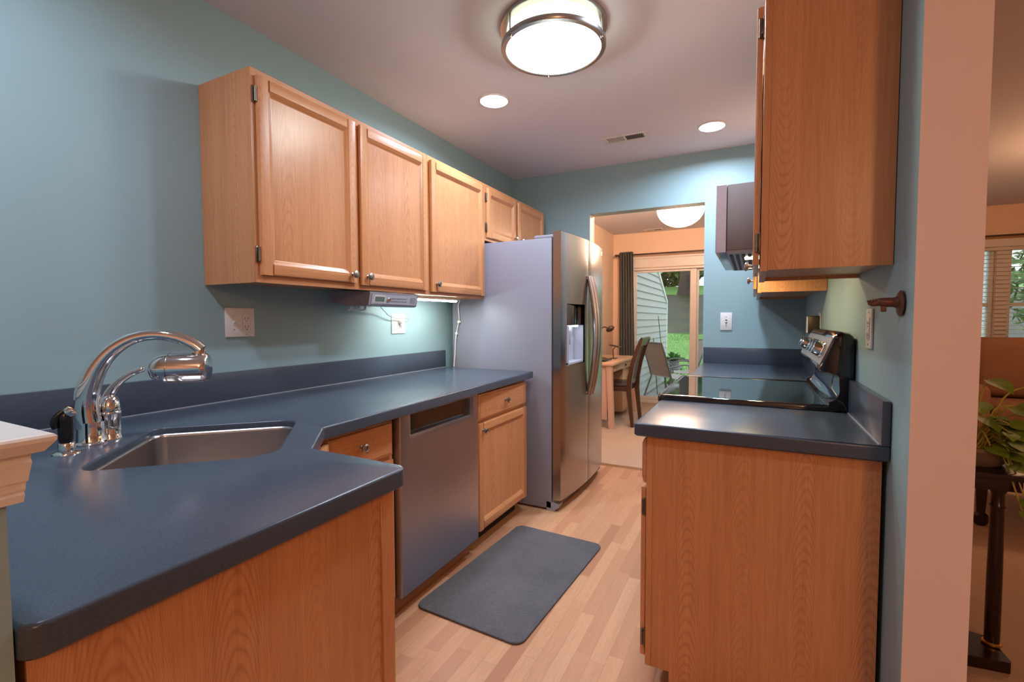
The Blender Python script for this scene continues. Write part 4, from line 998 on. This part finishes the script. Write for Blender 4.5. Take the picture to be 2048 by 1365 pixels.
# trees
def tree(name, label, x, y, r, h, crown, mat, n, seed, leaf=.12):
    z = ground_z(x, y) if y > 8 else -.1
    t = thing(name, label, 'tree', (x, y, z), 'trees outdoors behind the house'); rg = random.Random(seed)
    mb = MB().tube([(x, y, z-.2), (x+.01, y, z+.12*h), (x-.03*h*.1, y, z+.4*h), (x+.05, y, z+.8*h)], [r*1.7, r*1.05, r*.9, r*.5], 14, smooth=3)
    for k in range(5):
        a = k*1.3+seed; mb.tube([(x, y, z+h*.45+.07*h*k), (x+math.cos(a)*h*.15, y+math.sin(a)*h*.15, z+h*.62+.05*h*k), (x+math.cos(a)*h*.3, y+math.sin(a)*h*.3, z+h*.75+.05*h*k)], [r*.4, r*.25, r*.08], 7)
    build('trunk', mb, M['bark'], t)
    mb = MB()
    for k in range(n):
        cx_, cy_, cz_, rx, rz = crown[k % len(crown)]
        while True:
            p = Vector((rg.uniform(-1, 1), rg.uniform(-1, 1), rg.uniform(-1, 1)))
            if p.length < 1: break
        c = Vector((x+cx_+p.x*rx, y+cy_+p.y*rx, z+cz_+p.z*rz)); u = Vector((rg.gauss(0, 1), rg.gauss(0, 1), rg.gauss(0, .6))).normalized(); v = u.orthogonal().normalized()
        s = leaf*(.6+.8*rg.random()); mb.quad([c-u*s, c+v*s*.45, c+u*s, c-v*s*.45])
    build('foliage', mb, mat, t)
tree('shade_tree', 'thick-trunked tree on the crest seen through the patio door', -.93, 24.4, .32, 9.0, [(0, 0, 6.4, 2.1, 1.5)], M['leaf'], 3200, 5, .20)
tree('shade_tree', 'leafy bush-like tree left of the thick trunk on the crest', -1.55, 29.6, .10, 3.6, [(0, 0, 1.6, 1.3, .9), (.4, 0, 1.2, .8, .8)], M['leaf2'], 2600, 9, .15)
tree('shade_tree', 'bright green tree behind the fixed pane of the patio door', 1.7, 29.2, .14, 5.0, [(0, 0, 2.2, 1.8, 1.9)], M['leaf2'], 3800, 12, .17)
tree('shade_tree', 'tree crown glimpsed behind the living room blind', 8.1, 12.6, .14, 4.4, [(0, 0, 1.9, 1.8, 1.9)], M['leaf2'], 4200, 15, .12)
tree('shade_tree', 'dark tree behind the other trees past the crest', -4.6, 37.0, .2, 7.0, [(0, 0, 2.6, 3.1, 2.6)], M['leaf'], 5200, 21, .24)
tree('shade_tree', 'dark wide tree behind the fixed patio pane past the crest', 2.4, 37.0, .2, 7.0, [(0, 0, 2.6, 3.1, 2.6)], M['leaf'], 5200, 22, .24)
t = thing('garden_shed', 'small white and grey outbuilding behind the living room window', 'building', (4.85, 11.5, -.1))
mb = MB(); z = -.1
while z < 2.6: mb.box((3.9, 11.5, z), (5.78, 13.0, z+.125), .012, 1); z += .128
build('wall', mb, M['siding'], t); build('roof', MB().prism([(3.7, 2.6), (5.98, 2.6), (4.85, 3.5)], 'y', 11.3, 13.2), M['roofgrey'], t)
# patio chair, side chair seat, little table, pots, stakes
def patio_chair(label, X):
    t = thing('patio_chair', label, 'chair', tuple(X @ Vector((0, 0, 0))), 'sling chairs on the patio')
    def T(p): return X @ Vector(p)
    def frame(name, pts, r, sm=4): build(name, MB().tube([T(p) for p in pts], r, 8, smooth=sm), M['framegrey'], t)
    for s in (-1, 1):
        y = s*.25
        frame('back_post', [(-.03, y, .40), (-.10, y, .62), (-.20, y, .90), (-.215, y, .93)], .013)
        frame('rear_leg', [(-.03, y, .40), (-.12, y, .18), (-.19, y, .0)], .013)
        frame('arm', [(.33, y, .01), (.37, y, .35), (.36, y, .50), (.30, y, .575), (.18, y, .60), (.02, y, .575), (-.08, y, .565)], .012)
    frame('top_bar', [(-.215, -.25, .93), (-.215, .25, .93)], .013, 0)
    frame('seat_bar', [(.36, -.25, .40), (.36, .25, .40)], .012, 0)
    mb = MB(); mb.X = X
    mb.loft([[(x, -.235, z), (x, .235, z), (x+.010, .235, z+.003), (x+.010, -.235, z+.003)] for x, z in ((-.035, .42), (-.085, .57), (-.145, .74), (-.205, .915))]); build('back_sling', mb, M['sling'], t)
    mb = MB(); mb.X = X
    mb.loft([[(x, -.235, z), (x, .235, z), (x, .235, z+.006), (x, -.235, z+.006)] for x, z in ((-.03, .41), (.08, .385), (.22, .385), (.36, .41))]); build('seat_sling', mb, M['seatgrey'], t)
patio_chair('taupe sling patio chair right behind the glass, back toward the siding', Matrix.Translation((.715, 7.50, -.058)) @ Matrix.Rotation(math.radians(45), 4, 'Z'))
patio_chair('further sling patio chair, arm and pale seat beside the potted plants', Matrix.Translation((1.0, 8.52, -.058)) @ Matrix.Rotation(math.radians(200), 4, 'Z'))
def pot_plant(label, x, y, z, r, h, n, spread, seed, lmat):
    t = thing('potted_plant', label, 'plant', (x, y, z), 'potted plants on the patio'); rg = random.Random(seed)
    build('pot', MB().lathe((x, y, z), [(r*.7, 0), (r*.95, h*.9), (r, h*.9), (r, h), (r*.85, h), (r*.8, h*.85), (.002, h*.85)], seg=20), M['greyplast'], t)
    mb = MB()
    for k in range(n):
        a = rg.random()*2*PI; el = .3+rg.random()*1.0; L = spread*(.5+rg.random()*.6); d = Vector((math.cos(a)*math.cos(el), math.sin(a)*math.cos(el), math.sin(el)))
        b0 = Vector((x, y, z+h*.9)); m_ = b0+d*L*.6; e = b0+d*L+Vector((0, 0, -.25*L)); s = d.cross(Vector((0, 0, 1))).normalized()*L*.16
        mb.quad([b0, m_+s, e, m_-s])
    build('leaves', mb, lmat, t)
t = thing('patio_table', 'low dark patio stand holding two potted plants', 'table', (.62, 9.26, -.06))
build('table_top', bx((.50, 9.0, .30), (.74, 9.58, .32), .006), M['framegrey'], t)
for lx, ly in ((.52, 9.03), (.72, 9.03), (.52, 9.55), (.72, 9.55)): build('leg', MB().cyl((lx, ly, -.058), (lx, ly, .2995), .012, seg=10), M['framegrey'], t)
pot_plant('grey pot of strappy green leaves on the low patio stand, nearer', .63, 9.14, .3203, .085, .14, 46, .26, 4, M['potplant'])
pot_plant('grey pot with yellow-green leaves on the low patio stand, further', .63, 9.44, .3203, .075, .12, 36, .20, 8, M['leaf2'])
pot_plant('grey pot of leaves standing on the ground beside the patio chairs', 1.12, 9.32, -.058, .10, .18, 40, .28, 11, M['potplant'])
mb = MB().cyl((.60, 8.55, -.057), (.43, 8.70, 1.28), .006, seg=8); solo('garden_stake', mb, M['bronze'], (.5, 8.6, -.1), 'longer of the two thin metal stakes leaning by the siding', 'stake', 'garden stakes')
mb = MB().cyl((.50, 8.30, -.057), (.41, 8.38, .90), .006, seg=8); solo('garden_stake', mb, M['bronze'], (.4, 8.45, -.1), 'shorter of the two thin metal stakes leaning by the siding', 'stake', 'garden stakes')

# ------------------------------------------------------------------ living room beyond the right wall
t = thing('curtain_rod', 'thin dark double curtain rod above the living room window', 'curtain rod', (4.5, YL-.07, 2.12))
build('rod', MB().cyl((3.2, YL-.075, 2.135), (5.85, YL-.075, 2.135), .010, seg=12), M['bronze'], t)
build('inner_rod', MB().cyl((3.2, YL-.045, 2.115), (5.85, YL-.045, 2.115), .006, seg=10), M['gold'], t)
for x in (3.3, 5.75): build('bracket', bx((x-.008, YL-.085, 2.10), (x+.008, YL-.019, 2.122), .002), M['bronze'], t)
t = thing('window_blind', 'white horizontal slatted blind in the living room window', 'blind', (4.5, YL-.05, WZ0))
build('headrail', bx((WX0-.02, YL-.06, 1.975), (WX1+.02, YL-.022, 2.01), .003), M['blind'], t)
mb = MB(); z = WZ0+.03
while z < 1.965:
    mb.X = Matrix.Translation((0, YL-.041, z)) @ Matrix.Rotation(math.radians(-5), 4, 'X'); mb.box((WX0-.015, -.016, -.0009), (WX1+.015, .016, .0009)); z += .046
build('slats', mb, M['blind'], t)
mb = MB()
for x in (WX0+.2, 4.2, 4.95, WX1-.2): mb.cyl((x, YL-.041, WZ0+.02), (x, YL-.041, 1.976), .0012, seg=6)
build('cords', mb, M['cable'], t)
t = thing('sofa', 'brown suede sofa below the living room window', 'sofa', (4.6, 6.4, 0))
build('base', bx((3.62, 5.62, .06), (5.7, 6.55, .30), .03), M['sofa'], t)
build('backrest', bx((3.60, 6.32, .30), (5.72, 6.60, 1.00), .06, 4), M['sofa'], t)
for k in range(2):
    x0 = 3.84+.85*k; build('seat_cushion', bx((x0, 5.60, .301), (x0+.84, 6.20, .47), .05, 4), M['sofa'], t)
    build('back_cushion', bx((x0, 6.08, .475), (x0+.84, 6.33, 1.045), .08, 4), M['sofa'], t)
for x0 in (3.58, 5.56): build('arm', bx((x0, 5.58, .06), (x0+.24, 6.5, .64), .07, 4), M['sofa'], t)
t = thing('accent_table', 'low dark cherry table, one leg seen behind the plant stand', 'table', (3.4, 4.1, 0))
build('table_top', bx((3.06, 3.62, .42), (4.2, 4.5, .455), .006), M['mahogany'], t)
build('apron', bx((3.12, 3.68, .33), (4.14, 4.44, .4195), .003), M['mahogany'], t)
for lx, ly in ((3.16, 3.73), (4.10, 3.73), (3.16, 4.39), (4.10, 4.39)):
    build('leg', MB().lathe((lx, ly, .005), [(.022, 0), (.036, .02), (.036, .06), (.020, .075), (.026, .2), (.036, .30), (.036, .324)], seg=16), M['mahogany'], t)
cxp, cyp = 2.743, 2.285
t = thing('plant_stand', 'black cherry console with a round column leg on a flat base', 'table', (cxp, cyp, 0))
build('plinth', MB().prism(rounded([(2.40, 2.15), (2.752, 2.186), (2.742, 2.335), (2.40, 2.40)], [.01, .01, .04, .01], 4), 'z', .005, .045), M['mahogany'], t)
build('gilt_ring', MB().lathe((cxp-.012, cyp, .0455), [(.024, 0), (.028, .004), (.028, .009), (.023, .013)], seg=24), M['gold'], t)
build('column', MB().lathe((cxp-.012, cyp, .0585), [(.0215, 0), (.022, .05), (.0215, .25), (.019, .47), (.0185, .492), (.022, .497), (.022, .503), (.0185, .508), (.0185, .545), (.023, .552), (.023, .562), (.019, .566)], seg=24), M['mahogany'], t)
build('apron', bx((2.40, cyp-.05, .625), (cxp+.035, cyp+.38, .668), .003), M['mahogany'], t)
build('table_top', bx((2.385, cyp-.075, .6685), (cxp+.06, cyp+.42, .690), .004), M['mahogany'], t)
for y in (cyp+.30,): build('column', MB().lathe((cxp-.012, y, .008), [(.024, 0), (.022, .05), (.0215, .25), (.019, .60), (.019, .616)], seg=20), M['mahogany'], t)
# pothos
t = thing('potted_pothos', 'trailing green pothos plant in a stone bowl on the dark console', 'plant', (2.70, 2.36, .69))
build('planter', MB().lathe((2.68, 2.38, .6905), [(.085, 0), (.105, .02), (.125, .055), (.130, .06), (.130, .072), (.118, .072), (.110, .05), (.002, .05)], seg=32), M['terra'], t)
rg = random.Random(11); ms = MB(); ml = MB()
def leaf(c, d, up, s):
    d = d.normalized(); sd = d.cross(up).normalized(); nn = sd.cross(d)
    pts = [(0, 0, 0), (.10, .30, .03), (.32, .46, .05), (.62, .40, .02), (.85, .20, -.05), (1.05, 0, -.12)]
    mid = [c+d*a*s+nn*(k-.06)*s for a, w_, k in pts]
    bm = ml.bm
    mv = [bm.verts.new(p) for p in mid]
    for sg in (1, -1):
        ev = [bm.verts.new(c+d*(a-(.10 if i == 1 else 0))*s+sd*sg*w_*s+nn*k*s) for i, (a, w_, k) in enumerate(pts) if 0 < i < 5]
        bm.faces.new((mv[0], ev[0], mv[1]))
        for i in range(3): bm.faces.new((mv[i+1], ev[i], ev[i+1], mv[i+2]))
        bm.faces.new((mv[4], ev[3], mv[5]))
BASE = Vector((2.68, 2.38, .735))
tips = [(2.72, 2.36, 1.005, .085), (2.775, 2.32, .915, .10), (2.83, 2.36, .91, .10), (2.725, 2.30, .845, .10), (2.765, 2.27, .80, .10), (2.815, 2.30, .81, .09), (2.80, 2.26, .745, .085), (2.84, 2.34, .755, .085),
        (2.775, 2.215, .615, .052), (2.765, 2.205, .575, .042), (2.80, 2.23, .66, .05), (2.70, 2.27, .775, .07), (2.745, 2.25, .72, .07), (2.86, 2.40, .86, .09), (2.66, 2.30, .93, .09), (2.61, 2.35, .88, .09), (2.83, 2.27, .79, .07), (2.60, 2.30, .80, .08), (2.85, 2.42, .98, .09), (2.79, 2.245, .695, .06), (2.735, 2.29, .80, .085), (2.78, 2.30, .85, .09), (2.70, 2.33, .87, .09), (2.81, 2.29, .77, .08), (2.745, 2.26, .765, .075), (2.76, 2.30, .73, .07)]
for (x, y, z, s) in tips:
    e = Vector((x, y, z)); out = Vector((e.x-BASE.x, e.y-BASE.y, 0)); m_ = BASE*.45+e*.55+Vector((0, 0, .06 if z > .72 else .12))
    ms.tube([BASE+out*.2, m_, e], [.004, .003, .0025], 7, smooth=4)
    d = Vector((out.x+rg.uniform(-.05, .05)+.05, out.y-.12+rg.uniform(-.05, .05), -.06 if z > .7 else -.25)); leaf(e, d, Vector((.2*rg.uniform(-1, 1), -.5, .8)), s)
for k in range(26):
    a = rg.uniform(-.6, 2.2); L = rg.uniform(.05, .15); e = Vector((2.72+.10*rg.random(), 2.30+.08*rg.uniform(-1, 1), .77+.10*rg.random())); ms.tube([BASE+Vector((.05*math.cos(a), -.05*math.sin(a), .0)), BASE*.4+e*.6+Vector((0, 0, .05)), e], [.003, .0025, .002], 6, smooth=3)
    leaf(e, Vector((math.cos(a), -math.sin(a), rg.uniform(-.5, .2))), Vector((rg.uniform(-.4, .4), -.5, .8)), rg.uniform(.035, .06))
build('stems', ms, M['stem'], t); build('leaves', ml, M['pothos'], t)
